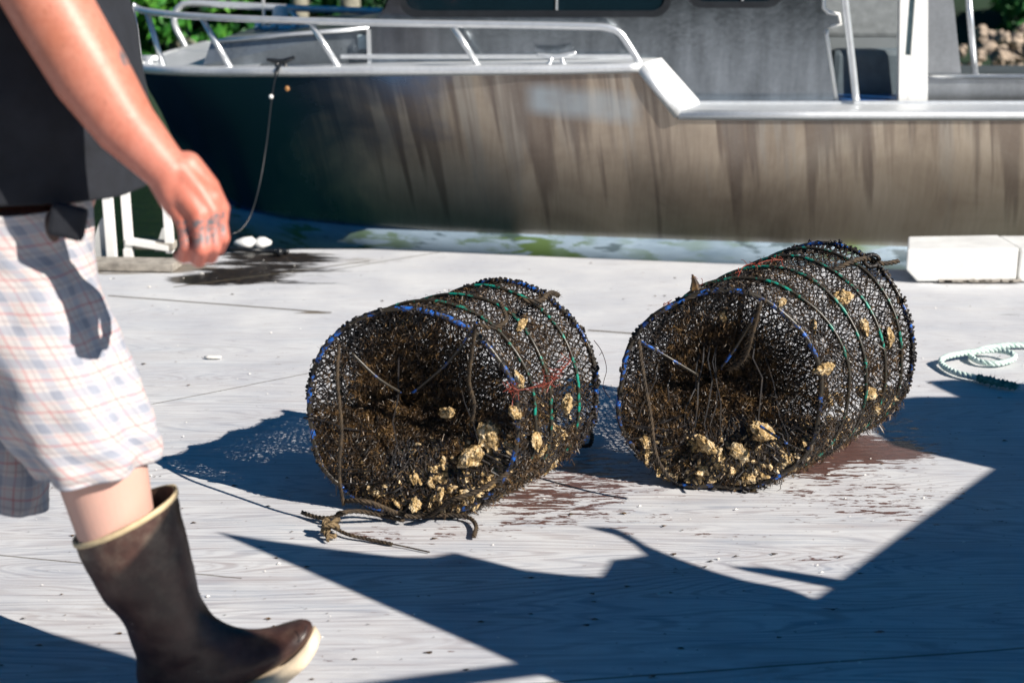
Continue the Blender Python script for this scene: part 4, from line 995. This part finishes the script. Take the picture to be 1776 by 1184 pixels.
rope([G(524, 888, .011), G(548, 896, .012), G(575, 897, .02), G(600, 888, .02)], .0050, ROPED, 'rope_tail', t1, fuzz=2200, seed=8)
rope([G(565, 905, .012), G(600, 925, .010), G(640, 935, .006), G(680, 943, .005)], .0042, ROPED, 'rope_tail', t1, fuzz=1800, seed=9)
rope([G(680, 943, .005), G(705, 948, .004), G(745, 957, .003)], .0018, ROPED, 'rope_tail', t1, fuzz=0, seed=10)
kc = G(574, 912, .028)
rope([kc + Vector(v) for v in [(-.02, 0, -.012), (.0, -.012, .01), (.016, 0, .016), (.004, .014, 0), (-.016, .006, -.004), (-.008, -.014, .008), (.014, -.008, .004), (.008, .012, -.01), (-.014, .012, .01), (-.01, -.01, -.016), (.012, -.012, -.018)]], .0055, ROPETAN, 'knot', t1, fuzz=1500, seed=11)
rope([kc, kc + Vector((-.006, -.012, -.01)), kc + Vector((-.004, -.03, -.022))], .004, ROPETAN, 'frayed_end', t1, fuzz=2500, seed=12)
rope(pr_([(1108, 590, 3.16), (1116, 650, 3.10), (1128, 720, 3.07), (1138, 790, 3.05), (1160, 828, 3.04)]), .0048, ROPED, 'hanging_rope', t2, fuzz=2400, seed=13)
rope(pr_([(1318, 525, 3.08), (1306, 570, 3.10), (1290, 620, 3.14), (1262, 640, 3.19)]), .0065, ROPED, 'hanging_rope', t2, fuzz=2400, seed=14)
rope(pr_([(1445, 470, 3.42), (1475, 455, 3.45), (1505, 448, 3.50), (1530, 457, 3.52), (1558, 453, 3.55)]), .0065, ROPED, 'rope_tail', t2, fuzz=600, seed=15)
rope(pr_([(1540, 672, 3.52), (1560, 678, 3.50), (1563, 688, 3.48), (1545, 682, 3.5)]), .0065, ROPED, 'rope_tail', t2, fuzz=600, seed=17)
m = MB(); rn = random.Random(8)
kq = D(1512, 452, 3.5)
for _ in range(9):
    ra = rn.random() * 3; m.tube([kq + Vector((math.cos(ra + a_) * .019, rn.gauss(0, .004), math.sin(ra + a_) * .015)) for a_ in [i * .5 for i in range(7)]], .0052, 6)
m.build('knot', NET, t2, smooth=True)
for tt, L in [(t1, [[(610, 612, 3.0), (655, 655, 3.0), (695, 680, 3.02)], [(828, 560, 2.9), (780, 625, 2.95), (715, 682, 3.02)]]), (t2, [[(1320, 522, 3.1), (1290, 580, 3.13), (1250, 640, 3.18)], [(1318, 738, 3.08), (1345, 756, 3.05), (1364, 768, 3.0)], [(1112, 592, 3.18), (1160, 620, 3.17), (1210, 650, 3.18)]])]:
    for l in L: m = MB(); m.tube(bez(pr_(l), 6), .0035, 6); m.build('stay_cord', RBLUE, tt, smooth=True)
# black loop of cord on the deck behind the left trap
rope([G(1000, 770, .01), G(1022, 772, .02), G(1026, 752, .03), G(1010, 742, .03), G(1002, 752, .02)], .006, ROPED, 'rope_tail', t1, fuzz=200, seed=18)
# red weed tufts
def red(pts, n, spread, parent, seed):
    rn = random.Random(seed); m = MB(); P = bez(pts, 6)
    m.tube(P, .0010, 4, cap=False)
    for _ in range(n):
        p = rn.choice(P); d = Vector((rn.gauss(0, 1), rn.gauss(0, .5), rn.gauss(0, 1))).normalized()
        q = p + d * spread * rn.random(); mid = (p + q) / 2 + Vector((rn.gauss(0, .3), 0, rn.gauss(0, .3))) * spread * .4; m.tube([p, mid, q], .0008, 3, cap=False)
        if rn.random() < .5: m.tube([mid, mid + Vector((rn.gauss(0, .5), 0, rn.gauss(0, .5))) * spread * .6], .0007, 3, cap=False)
    m.build('red_weed', REDW, parent, fixn=False)
red(pr_([(888, 680, 2.88), (920, 672, 2.88), (950, 665, 2.9), (975, 640, 2.92), (990, 625, 2.95)]), 42, .036, t1, 1)
red(pr_([(1310, 460, 3.35), (1330, 452, 3.38), (1358, 450, 3.40)]), 14, .02, t2, 2); red(pr_([(1280, 480, 3.22), (1290, 462, 3.25), (1310, 456, 3.3)]), 3, .02, t2, 3); red(pr_([(1200, 480, 3.15), (1205, 492, 3.15), (1218, 494, 3.14)]), 10, .02, t2, 4); red(pr_([(1150, 530, 3.15), (1165, 520, 3.15)]), 6, .015, t2, 5)
red(pr_([(1030, 590, 3.3), (1044, 610, 3.3), (1052, 640, 3.3), (1046, 670, 3.3), (1058, 690, 3.3)]), 2, .02, t1, 6)
m = MB(); c = D(1207, 492, 3.15); m.tube([c + Vector((0, 0, -.012)), c + Vector((-.003, 0, .004)), c + Vector((-.008, 0, .022))], [.014, .008, .001], 6); m.build('weed_tuft', ALG, t2)
for lb, px, py in [('straw-like reddish twig lying on the deck at the left edge behind the shorts', 14, 868)]:
    m = MB(); c = G(px, py, .003); rn = random.Random(5)
    for k in range(7): m.tube([c, c + Vector((rn.gauss(0, .03), rn.gauss(0, .02), .01 + rn.random() * .02))], .0008, 3)
    tag(m.build('twig', REDW), lb, 'twig')
def chip(px, py, s, lb, ax=3.2):
    rn = random.Random(px); c = G(px, py, .003); m = MB(); n = 12; top_ = [c + Vector((math.cos(i * 2 * PI / n) * s * ax * (.8 + .3 * rn.random()), math.sin(i * 2 * PI / n) * s * (.8 + .4 * rn.random()), .004)) for i in range(n)]
    m.loft([[p - Vector((0, 0, .005)) for p in top_], top_, [c + (p - c) * .6 + Vector((0, 0, .004)) for p in top_]]); tag(m.build('shell_fragment', SHELLW, smooth=True), lb, 'shell')
chip(370, 620, .009, 'long white shell fragment on the open deck between the shorts and the left trap')
chip(1172, 829, .006, 'small pale shell on the deck between the two traps', 1)
m = MB(); rn = random.Random(77)
for _ in range(430):
    px, py = rn.uniform(-50, 1830), 440 + 760 * rn.random() ** 1.5; c = G(px, py, .001)
    if c.y > edge_y(c.x) - .05: continue
    s = .0012 + .0035 * rn.random() ** 3
    if rn.random() < .18 and py < 520 and px < 620: s *= 2.2
    a = rn.random() * 6.3; v = [c + Vector((math.cos(a + k * 2.1) * s * (1 + rn.random()), math.sin(a + k * 2.1) * s, .0)) for k in range(3)]; v.append(c + Vector((0, 0, s * .6))); m.add(v, [(0, 1, 2), (0, 1, 3), (1, 2, 3), (2, 0, 3)])
tag(m.build('shell_grit', SHELLW, fixn=False), 'white crushed shell scattered over the deck', 'shell grit', kind='stuff')
m = MB(); rn = random.Random(78)
for _ in range(420):
    px, py = rn.uniform(-50, 1830), 440 + 760 * rn.random() ** 1.3; c = G(px, py, .001)
    if c.y > edge_y(c.x) - .05: continue
    s = .0015 + .004 * rn.random() ** 3; a = rn.random() * 6.3; v = [c + Vector((math.cos(a + k * 2.1) * s * (1.5 + rn.random()), math.sin(a + k * 2.1) * s, .0)) for k in range(3)]; v.append(c + Vector((0, 0, s * .4))); m.add(v, [(0, 1, 2), (0, 1, 3), (1, 2, 3), (2, 0, 3)])
tag(m.build('weed_crumbs', ALG, fixn=False), 'dark crumbs of dried weed scattered over the deck', 'weed crumbs', kind='stuff')
# ================================================================ PERSON
YN = 2.17
man = empty('person', (-.72, 2.28, 0), 'person walking right in charcoal shirt, plaid shorts and brown rubber boots', 'person')
class Body(MB):
    def cone(s, p0, r0, p1, r1, n=40):
        p0, p1 = Vector(p0), Vector(p1); s.tube([p0, p0.lerp(p1, .5), p1], [r0, (r0 + r1) / 2, r1], n); s.ball(p0, r0 * .998, 40, 28); s.ball(p1, r1 * .998, 40, 28)
def sup(v, e=2.9): return math.copysign(abs(v) ** (2 / e), v)
def ering(c, a, b, n=28, ax=Vector((1, 0, 0)), ay=Vector((0, 1, 0)), e=2.0):
    out = []
    for i in range(n):
        t = 2 * PI * i / n; ct, st = math.cos(t), math.sin(t); f = lambda v: math.copysign(abs(v) ** (2 / e), v)
        out.append(Vector(c) + ax * a * f(ct) + ay * b * f(st))
    return out
B = Body()
# torso: front-back is x, side to side is y
B.loft([ering((-.80, 2.30, .80), .10, .11), ering((-.80, 2.30, .90), .14, .14), ering((-.79, 2.30, 1.02), .165, .155), ering((-.80, 2.30, 1.16), .155, .155), ering((-.82, 2.30, 1.30), .135, .16), ering((-.84, 2.28, 1.40), .12, .18), ering((-.85, 2.28, 1.47), .08, .13), ering((-.85, 2.28, 1.51), .06, .07)])
B.cone((-.85, 2.28, 1.45), .062, (-.825, 2.28, 1.58), .058)
HC = Vector((-.80, 2.28, 1.67))
B.ball(HC, .105, 24, 18, (.92, .74, 1.12)); B.ball(HC + Vector((.03, 0, -.055)), .07, 18, 14, (.9, .8, .8)); B.cone(HC + Vector((.085, 0, .02)), .010, HC + Vector((.108, 0, -.018)), .014)
for s in (-1, 1):
    B.ball(HC + Vector((-.01, s * .08, -.005)), .028, 12, 10, (.7, .3, 1.15)); B.ball(HC + Vector((.078, s * .030, .018)), .013, 10, 8)
B.cone(HC + Vector((.083, -.02, -.052)), .008, HC + Vector((.083, .02, -.052)), .008); B.cone(HC + Vector((.07, -.035, .038)), .012, HC + Vector((.07, .035, .038)), .012)
# near (right) arm
sh = Vector((-.87, 2.10, 1.40)); el = D(98, 30, 2.035); fm = D(158, 130, 2.025); f2 = D(215, 215, 2.015); wr = D(293, 300, 1.995)
B.cone((-.85, 2.2, 1.41), .07, sh, .068); B.cone(sh, .066, D(60, -40, 2.045), .060); B.cone(D(60, -40, 2.045), .060, el, .058); B.cone(el, .058, fm, .0555); B.cone(fm, .0555, f2, .0455); B.cone(f2, .0455, wr, .0315)
# hand, back towards the viewer, fingers curled under
def Hn(px, py, Y): return D(px, py, Y - .01)
kn = [(318, 380, 1.985), (344, 373, 1.975), (367, 367, 1.985), (382, 362, 2.005)]
pip = [(322, 427, 1.972), (349, 433, 1.960), (372, 428, 1.970), (387, 413, 1.995)]
dip = [(318, 447, 1.995), (345, 453, 1.985), (366, 447, 1.995), (380, 432, 2.018)]
tip = [(310, 442, 2.022), (335, 447, 2.018), (356, 442, 2.025), (370, 425, 2.04)]
wc = [(277, 312, 2.0), (292, 305, 1.99), (306, 296, 1.99), (322, 290, 2.0)]
fr = [.0096, .0102, .0098, .0092]
for i in range(4):
    w_, k_, p_, d_, t_ = Hn(*wc[i]), Hn(*kn[i]), Hn(*pip[i]), Hn(*dip[i]), Hn(*tip[i])
    w_.y += .012; B.cone(w_, .021, w_.lerp(k_, .55) + Vector((0, .003, 0)), .0205); B.cone(w_.lerp(k_, .55) + Vector((0, .003, 0)), .0205, k_, .0135)
    B.cone(k_, .0135, k_.lerp(p_, .5), fr[i] * .98); B.cone(k_.lerp(p_, .5), fr[i] * .98, p_, fr[i] * 1.07); B.cone(p_, fr[i] * 1.07, d_, fr[i] * .96); B.cone(d_, fr[i] * .96, t_, fr[i] * .86)
B.cone(wr, .030, Hn(305, 335, 2.0), .027); B.cone(Hn(322, 318, 2.0), .022, Hn(366, 345, 2.0), .018)
th0, th1, th2, th3 = Hn(318, 315, 2.02), Hn(358, 350, 2.045), Hn(370, 392, 2.052), Hn(362, 424, 2.05)
B.cone(th0, .02, th1, .0165); B.cone(th1, .0165, th2, .0125); B.cone(th2, .0125, th3, .0108)
# far arm swung back
sf = Vector((-.85, 2.45, 1.40)); ef = Vector((-.98, 2.50, 1.12)); wf_ = Vector((-1.10, 2.47, .90))
B.cone((-.85, 2.36, 1.41), .07, sf, .066); B.cone(sf, .064, ef, .05); B.cone(ef, .05, wf_, .032); B.cone(wf_, .030, wf_ + Vector((-.01, 0, -.08)), .034)
for i in range(4):
    a = wf_ + Vector((-.04 + i * .021, 0, -.09)); b = a + Vector((-.004, -.004, -.045)); B.cone(a, .012, b, .0105); B.cone(b, .0105, b + Vector((-.006, -.02, -.028)), .0095)
B.cone(wf_ + Vector((.02, -.01, -.05)), .014, wf_ + Vector((.035, -.02, -.10)), .011)
# legs
hn = Vector((-.80, 2.24, .84)); kneen = D(158, 700, 2.175); c1 = D(176, 812, 2.155); c2 = D(199, 905, 2.155); an = D(290, 1085, YN)
B.cone(hn, .080, kneen, .060); B.cone(kneen, .060, c1, .0725); B.cone(c1, .0725, c2, .064); B.cone(c2, .064, an, .043)
hf = Vector((-.82, 2.38, .86)); kf = Vector((-.95, 2.38, .44)); af = Vector((-1.27, 2.38, .28))
B.cone(hf, .085, kf, .066); B.cone(kf, .068, kf.lerp(af, .45), .062); B.cone(kf.lerp(af, .45), .062, af, .042)
bd = B.build('body', SKIN, man, smooth=True)
md = bd.modifiers.new('remesh', 'REMESH'); md.mode = 'VOXEL'; md.voxel_size = .0034; md.use_smooth_shade = True
ms = bd.modifiers.new('smooth', 'SMOOTH'); ms.factor = .5; ms.iterations = 2
dg = bpy.context.evaluated_depsgraph_get(); ev = bd.evaluated_get(dg); me = bpy.data.meshes.new_from_object(ev); bd.modifiers.clear(); bd.data = me
me.materials.clear(); me.materials.append(SKIN); me.polygons.foreach_set('use_smooth', [True] * len(me.polygons))
nv = len(me.vertices); co_ = [0.0] * (nv * 3); me.vertices.foreach_get('co', co_)
tone = [0.0] * nv; pale = [0.0] * nv; ink = [0.0] * nv
inks = [(Hn(*kn[i]).lerp(Hn(*pip[i]), .50), .010) for i in range(4)]
arm_ink = D(192, 40, 2.0)
for i in range(nv):
    x, y, z = co_[3 * i:3 * i + 3]; v = Vector((x, y, z))
    if y < 2.12 and x > -.78 and z > .70:
        tone[i] = min(1, max(0, (1.10 - z) / .28)) * .85
        for c, r in inks:
            d = v - c
            if abs(d.x) < .0075 and abs(d.z) < .019 and d.y < .004: ink[i] = 1
        d = v - arm_ink
        if abs(d.x + d.z * .35) < .010 and abs(d.z) < .06: ink[i] = 1
    if z < .62: pale[i] = min(1, (.62 - z) / .1)
for nme, dat in (('tone', tone), ('pale', pale), ('ink', ink)): a = me.attributes.new(nme, 'FLOAT', 'POINT'); a.data.foreach_set('value', dat)
# hair and eyes
m = MB(); m.ball(HC + Vector((-.018, 0, .022)), .108, 24, 18, (.90, .78, 1.08)); hair = m.build('hair', HAIR, man, smooth=True)
m = MB()
for s in (-1, 1): m.ball(HC + Vector((.086, s * .031, .017)), .0085)
m.build('eyes', BLACK, man, smooth=True)
# cloth helper: open lofts with UV
def cloth(rings, name, mat, parent, uv_scale=.13, wr_=.010, seed=0, thick=.0025, fold=0, shared=None):
    n = len(rings[0]); vs = []; uv = []; L = 0
    for i, rg in enumerate(rings):
        if i: L += sum((rg[k] - rings[i - 1][k]).length for k in range(n)) / n
        c = sum(rg[:-1], Vector()) / (n - 1); U = 0
        for k, p in enumerate(rg):
            if k: U += (rg[k] - rg[k - 1]).length
            d = (p - c); d.z *= .2; d.normalize()
            w1 = noise.noise(Vector((p.x * 9, p.y * 9, p.z * 6 + seed))) + .5 * noise.noise(Vector((p.x * 22, p.y * 22, p.z * 12 + seed)))
            fl = fold * (.25 + .75 * i / len(rings)) * math.sin(k / (n - 1) * 2 * PI * 7 + 2 * noise.noise(Vector((0, 0, i * .15 + seed))) * 2)
            vs.append(p + d * (w1 * wr_ + fl)); uv.append((U, L))
    fs = []
    for i in range(len(rings) - 1):
        for k in range(n - 1): a = i * n + k; fs.append((a, a + 1, a + n + 1, a + n))
    me = bpy.data.meshes.new(name); me.from_pydata([tuple(v) for v in vs], [], fs); ul = me.uv_layers.new(name='UVMap')
    for pl in me.polygons:
        for li in pl.loop_indices: ul.data[li].uv = uv[me.loops[li].vertex_index]
    me.polygons.foreach_set('use_smooth', [True] * len(me.polygons)); me.materials.append(mat)
    o = bpy.data.objects.new(name, me); COL.objects.link(o); o.parent = parent; o.matrix_parent_inverse = Matrix.Translation(-Vector(parent.location))
    so_ = o.modifiers.new('thickness', 'SOLIDIFY'); so_.thickness = thick; so_.offset = 0
    return o
def crings(keys, n=72, sub=8, e=2.0):
    """keys: (centre, half a, half b, tilt) -> smooth list of rings, first point repeated as last"""
    C_ = bez([k[0] for k in keys], sub); out = []; N_ = len(C_)
    for i, c in enumerate(C_):
        f = i / (N_ - 1) * (len(keys) - 1); j = min(int(f), len(keys) - 2); g = f - j; g = g * g * (3 - 2 * g) if False else g
        a, b, ti = [keys[j][q] + (keys[j + 1][q] - keys[j][q]) * g for q in (1, 2, 3)]
        ax = Vector((math.cos(R(ti)), 0, math.sin(R(ti))))
        out.append([c + ax * a * sup(math.cos(2 * PI * k / n + PI / 2 ), e) + Vector((0, 1, 0)) * b * sup(math.sin(2 * PI * k / n + PI / 2), e) for k in range(n + 1)])
    return out
def K(px, py, half, Y, b, tilt): c = D(px, py, Y); return (c, half * ((c.y * .963 + (CAM_H - c.z) * .27) / FPX), b, tilt)
near_keys = [K(8, 345, 140, 2.25, .165, 0), K(14, 400, 138, 2.24, .150, 0), K(28, 470, 134, 2.21, .130, -2), K(60, 560, 134, 2.19, .120, -4), K(100, 650, 134, 2.175, .114, 0), K(134, 730, 124, 2.165, .110, 3), K(157, 770, 112, 2.16, .108, 4), K(170, 803, 98, 2.16, .106, 5)]
far_keys = [K(8, 345, 135, 2.31, .15, 0), K(8, 400, 135, 2.33, .14, 0), K(0, 500, 128, 2.36, .12, -4), K(-14, 620, 118, 2.36, .112, -10), K(-28, 730, 112, 2.35, .108, -18), K(-25, 825, 118, 2.33, .105, -32)]
sh1 = cloth(crings(near_keys), 'shorts', PLAID, man, wr_=.014, fold=.008, seed=3)
sh2 = cloth(crings(far_keys), 'shorts', PLAID, man, wr_=.010, fold=.004, seed=9)
# join both legs of the shorts into one mesh
mj = bmesh.new(); mj.from_mesh(sh1.data); mj.from_mesh(sh2.data); mj.to_mesh(sh1.data); mj.free(); bpy.data.objects.remove(sh2)
sk = [((-.795, 2.285, .872), .205, .20, 0), ((-.795, 2.285, .93), .208, .20, 0), ((-.795, 2.285, 1.02), .203, .205, 0), ((-.80, 2.29, 1.14), .186, .20, 0), ((-.82, 2.30, 1.28), .165, .18, 0), ((-.84, 2.29, 1.39), .135, .18, 0), ((-.85, 2.28, 1.46), .09, .13, 0), ((-.845, 2.28, 1.495), .068, .075, 0)]
sk = [(Vector(a), b, c, d) for a, b, c, d in sk]
shirt = cloth(crings(sk, 80, 8, 2.7), 'shirt', SHIRT, man, wr_=.010, fold=.003, seed=5)
for s_, a, b in ((0, sh, D(60, -40, 2.045)), (1, sf, ef)):
    e = a.lerp(b, .62); d = (e - a).normalized(); q = d.orthogonal().normalized(); r_ = d.cross(q); rg = []
    for i in range(7):
        c = a.lerp(e, i / 6) - d * .03 * (1 - i / 6); rr = .088 - .008 * i / 6; rg.append([c + (q * math.cos(2 * PI * k / 36) + r_ * math.sin(2 * PI * k / 36)) * rr for k in range(37)])
    cloth(rg, 'sleeve', SHIRT, man, wr_=.006, seed=s_)
# dark pouch hanging below the shirt hem
m = MB(); c = D(118, 384, 2.065); m.box(c, (.052, .025, .05), Matrix.Rotation(R(14), 3, 'Y')); m.build('pouch', SHIRT, man, bevel=.008)
m = MB(); c = D(92, 392, 2.068); m.ball(c, .016, sc=(.8, .5, 1.5)); m.build('keys', M_simple('brown leather', (.05, .018, .01), .5), man, smooth=True)
# boots
def boot(keys, name_rot=None, flip=None, parent=man):
    """keys: left edge px, right edge px, half width"""
    n = 40; rings = []
    Ls = bez([D(a, b, YN) for a, b, c, d, w_ in keys], 6); Rs = bez([D(c, d, YN) for a, b, c, d, w_ in keys], 6)
    for i, (l, r_) in enumerate(zip(Ls, Rs)):
        f = i / (len(Ls) - 1) * (len(keys) - 1); j = min(int(f), len(keys) - 2); w_ = keys[j][4] + (keys[j + 1][4] - keys[j][4]) * (f - j)
        c = (l + r_) / 2; ax = (r_ - l) / 2
        rg = []
        for k in range(n):
            t = 2 * PI * k / n; p = c + ax * math.cos(t) + Vector((0, 1, 0)) * w_ * math.sin(t)
            p += (p - c).normalized() * (.0028 * noise.noise(Vector((p.x * 14, p.y * 14, p.z * 26))) + .0012 * noise.noise(p * 60)); rg.append(p)
        rings.append(rg)
    return rings
bk = [(131, 928, 304, 852, .082), (143, 960, 311, 892, .080), (163, 1000, 322, 940, .074), (184, 1036, 333, 985, .068), (212, 1066, 345, 1030, .062), (226, 1100, 358, 1058, .056), (236, 1138, 378, 1078, .052), (240, 1180, 408, 1090, .049), (262, 1222, 440, 1093, .048), (330, 1216, 472, 1090, .048), (388, 1198, 500, 1083, .049), (440, 1172, 522, 1079, .047), (492, 1142, 538, 1083, .038), (524, 1120, 543, 1096, .020)]
rg = boot(bk); m = MB(); m.loft(rg, False, True)
inner = [[p + (sum(r_, Vector()) / len(r_) - p) * .05 for p in r_] for r_ in rg[:20]]
m.loft(inner, False, False); m.loft([rg[0], inner[0]], False, False)
bt = m.build('boot', BOOT, man, smooth=True)
m = MB(); n0 = rg[0]; m.loft([[p + (p - sum(rg[i], Vector()) / 40).normalized() * o_ for p in rg[i]] for i, o_ in ((0, -.004), (0, .0025), (1, .0035), (2, .0028), (2, -.001))], False, False)
m.build('cuff', CREAM, bt, smooth=True)
# sole: outline of a foot swept along the bottom
sp = [(232, 1205, 236, 1250, .040), (250, 1222, 258, 1262, .046), (300, 1222, 305, 1256, .045), (350, 1212, 358, 1240, .043), (400, 1192, 410, 1220, .047), (440, 1170, 452, 1198, .050), (490, 1142, 499, 1165, .049), (520, 1119, 532, 1140, .042), (538, 1100, 549, 1121, .030), (545, 1090, 555, 1108, .012)]
tp = bez([D(a, b, YN) for a, b, c, d, w_ in sp], 5); bt_ = bez([D(c, d, YN) for a, b, c, d, w_ in sp], 5); rr = []
for i, (a, b) in enumerate(zip(tp, bt_)):
    f = i / (len(tp) - 1) * (len(sp) - 1); j = min(int(f), len(sp) - 2); w_ = sp[j][4] + (sp[j + 1][4] - sp[j][4]) * (f - j); Y = Vector((0, 1, 0)) * w_
    mid = (a + b) / 2
    rr.append([a - Y * .98, mid - Y * 1.05, mid * .3 + b * .7 - Y * 1.04, b - Y * .95, b + Y * .95, mid + Y * 1.05, a + Y * .98])
m = MB(); m.loft(rr); m.build('sole', SOLE, bt, smooth=True)
m = MB(); c = [D(a, b, YN - .035) for a, b in [(532, 1083), (527, 1100), (518, 1112)]]; m.tube(c, .0008, 5); m.build('toe_seam', BLACK, bt)
# far boot: a copy of the near one moved back and lifted on its toe
T_ = Matrix.Translation(Vector((-.92, .22, .36))) @ Matrix.Rotation(R(58), 4, 'Y') @ Matrix.Translation(-rg[0][0].lerp(rg[0][20], .5) + Vector((0, 0, 0)))
bt2 = bt.copy(); bt2.data = bt.data.copy(); COL.objects.link(bt2)
kf_c = kf.lerp(af, .40)
M_ = Matrix.Translation(kf_c) @ Matrix.Rotation(R(38), 4, 'Y') @ Matrix.Translation(-(sum(rg[0], Vector()) / 40))
bt2.data.transform(M_)
for ch in [o for o in bpy.data.objects if o.parent == bt]:
    c2_ = ch.copy(); c2_.data = ch.data.copy(); c2_.data.transform(M_); COL.objects.link(c2_); c2_.parent = bt2; c2_.matrix_parent_inverse = Matrix.Identity(4)

# ================================================================ ADDED SHADE PANELS, outlined to throw the deck shadows (right of and above the frame)
AH = 1.5
def cast(px, py, h=AH): g = G(px, py); return Vector((g.x - SH.x * h / math.tan(SUN_EL), g.y - SH.y * h / math.tan(SUN_EL), h))
aw = empty('shade_caster', cast(1700, 1100) * 1.0, 'added unseen shade panels on posts right of the camera, cut to throw the deck shadows', 'shade_caster'); aw.location.z = 0
main = [(385, 924), (450, 935), (560, 950), (640, 960), (700, 967), (760, 968), (800, 960), (850, 972), (920, 990), (1000, 999), (1055, 1002), (1066, 985), (1074, 972), (1100, 970), (1133, 964), (1110, 944), (1083, 930), (1050, 921), (1022, 914), (1074, 916), (1100, 929), (1127, 946), (1183, 969), (1245, 991), (1306, 1008), (1371, 1020), (1400, 1030), (1421, 1042), (1434, 1036), (1456, 1020), (1341, 998), (1300, 990), (1278, 983), (1340, 985), (1393, 993), (1472, 1006), (1600, 911), (1734, 814), (1590, 781), (1560, 774), (1525, 750), (1530, 715), (1546, 694), (1600, 689), (1672, 689), (1640, 674), (1618, 662), (1660, 659), (1713, 660), (1776, 665), (1860, 668), (1950, 672), (2300, 690), (2600, 1000), (2300, 1250), (1500, 1320), (1150, 1262), (980, 1185), (830, 1118), (680, 1053), (530, 986)]
m = MB(); m.prism([cast(a, b) for a, b in main], (0, 0, .012)); m.build('shade_panel', SHADEM, aw)
side = [(-210, 1138), (-75, 1150), (-24, 1152), (-16, 1067), (0, 1072), (130, 1108), (240, 1140), (360, 1186), (430, 1230), (560, 1300), (640, 1330), (300, 1380), (30, 1400), (-220, 1300)]
m = MB(); m.prism([cast(a, b) for a, b in side], (0, 0, .012)); m.build('shade_panel', SHADEM, aw)
for (px, py) in [(2200, 900), (2150, 1150), (1650, 1220)]:
    p = cast(px, py); m = MB(); m.tube([Vector((p.x, p.y, 0)), Vector((p.x, p.y, AH))], .03, 10); m.build('post', WHITE, aw, smooth=True)
a_, b_ = cast(2250, 1000), cast(450, 1240); m = MB(); m.tube([a_ + Vector((0, 0, .035)), b_ + Vector((0, 0, .035))], .02, 8); m.build('shade_pole', WHITE, aw, smooth=True)
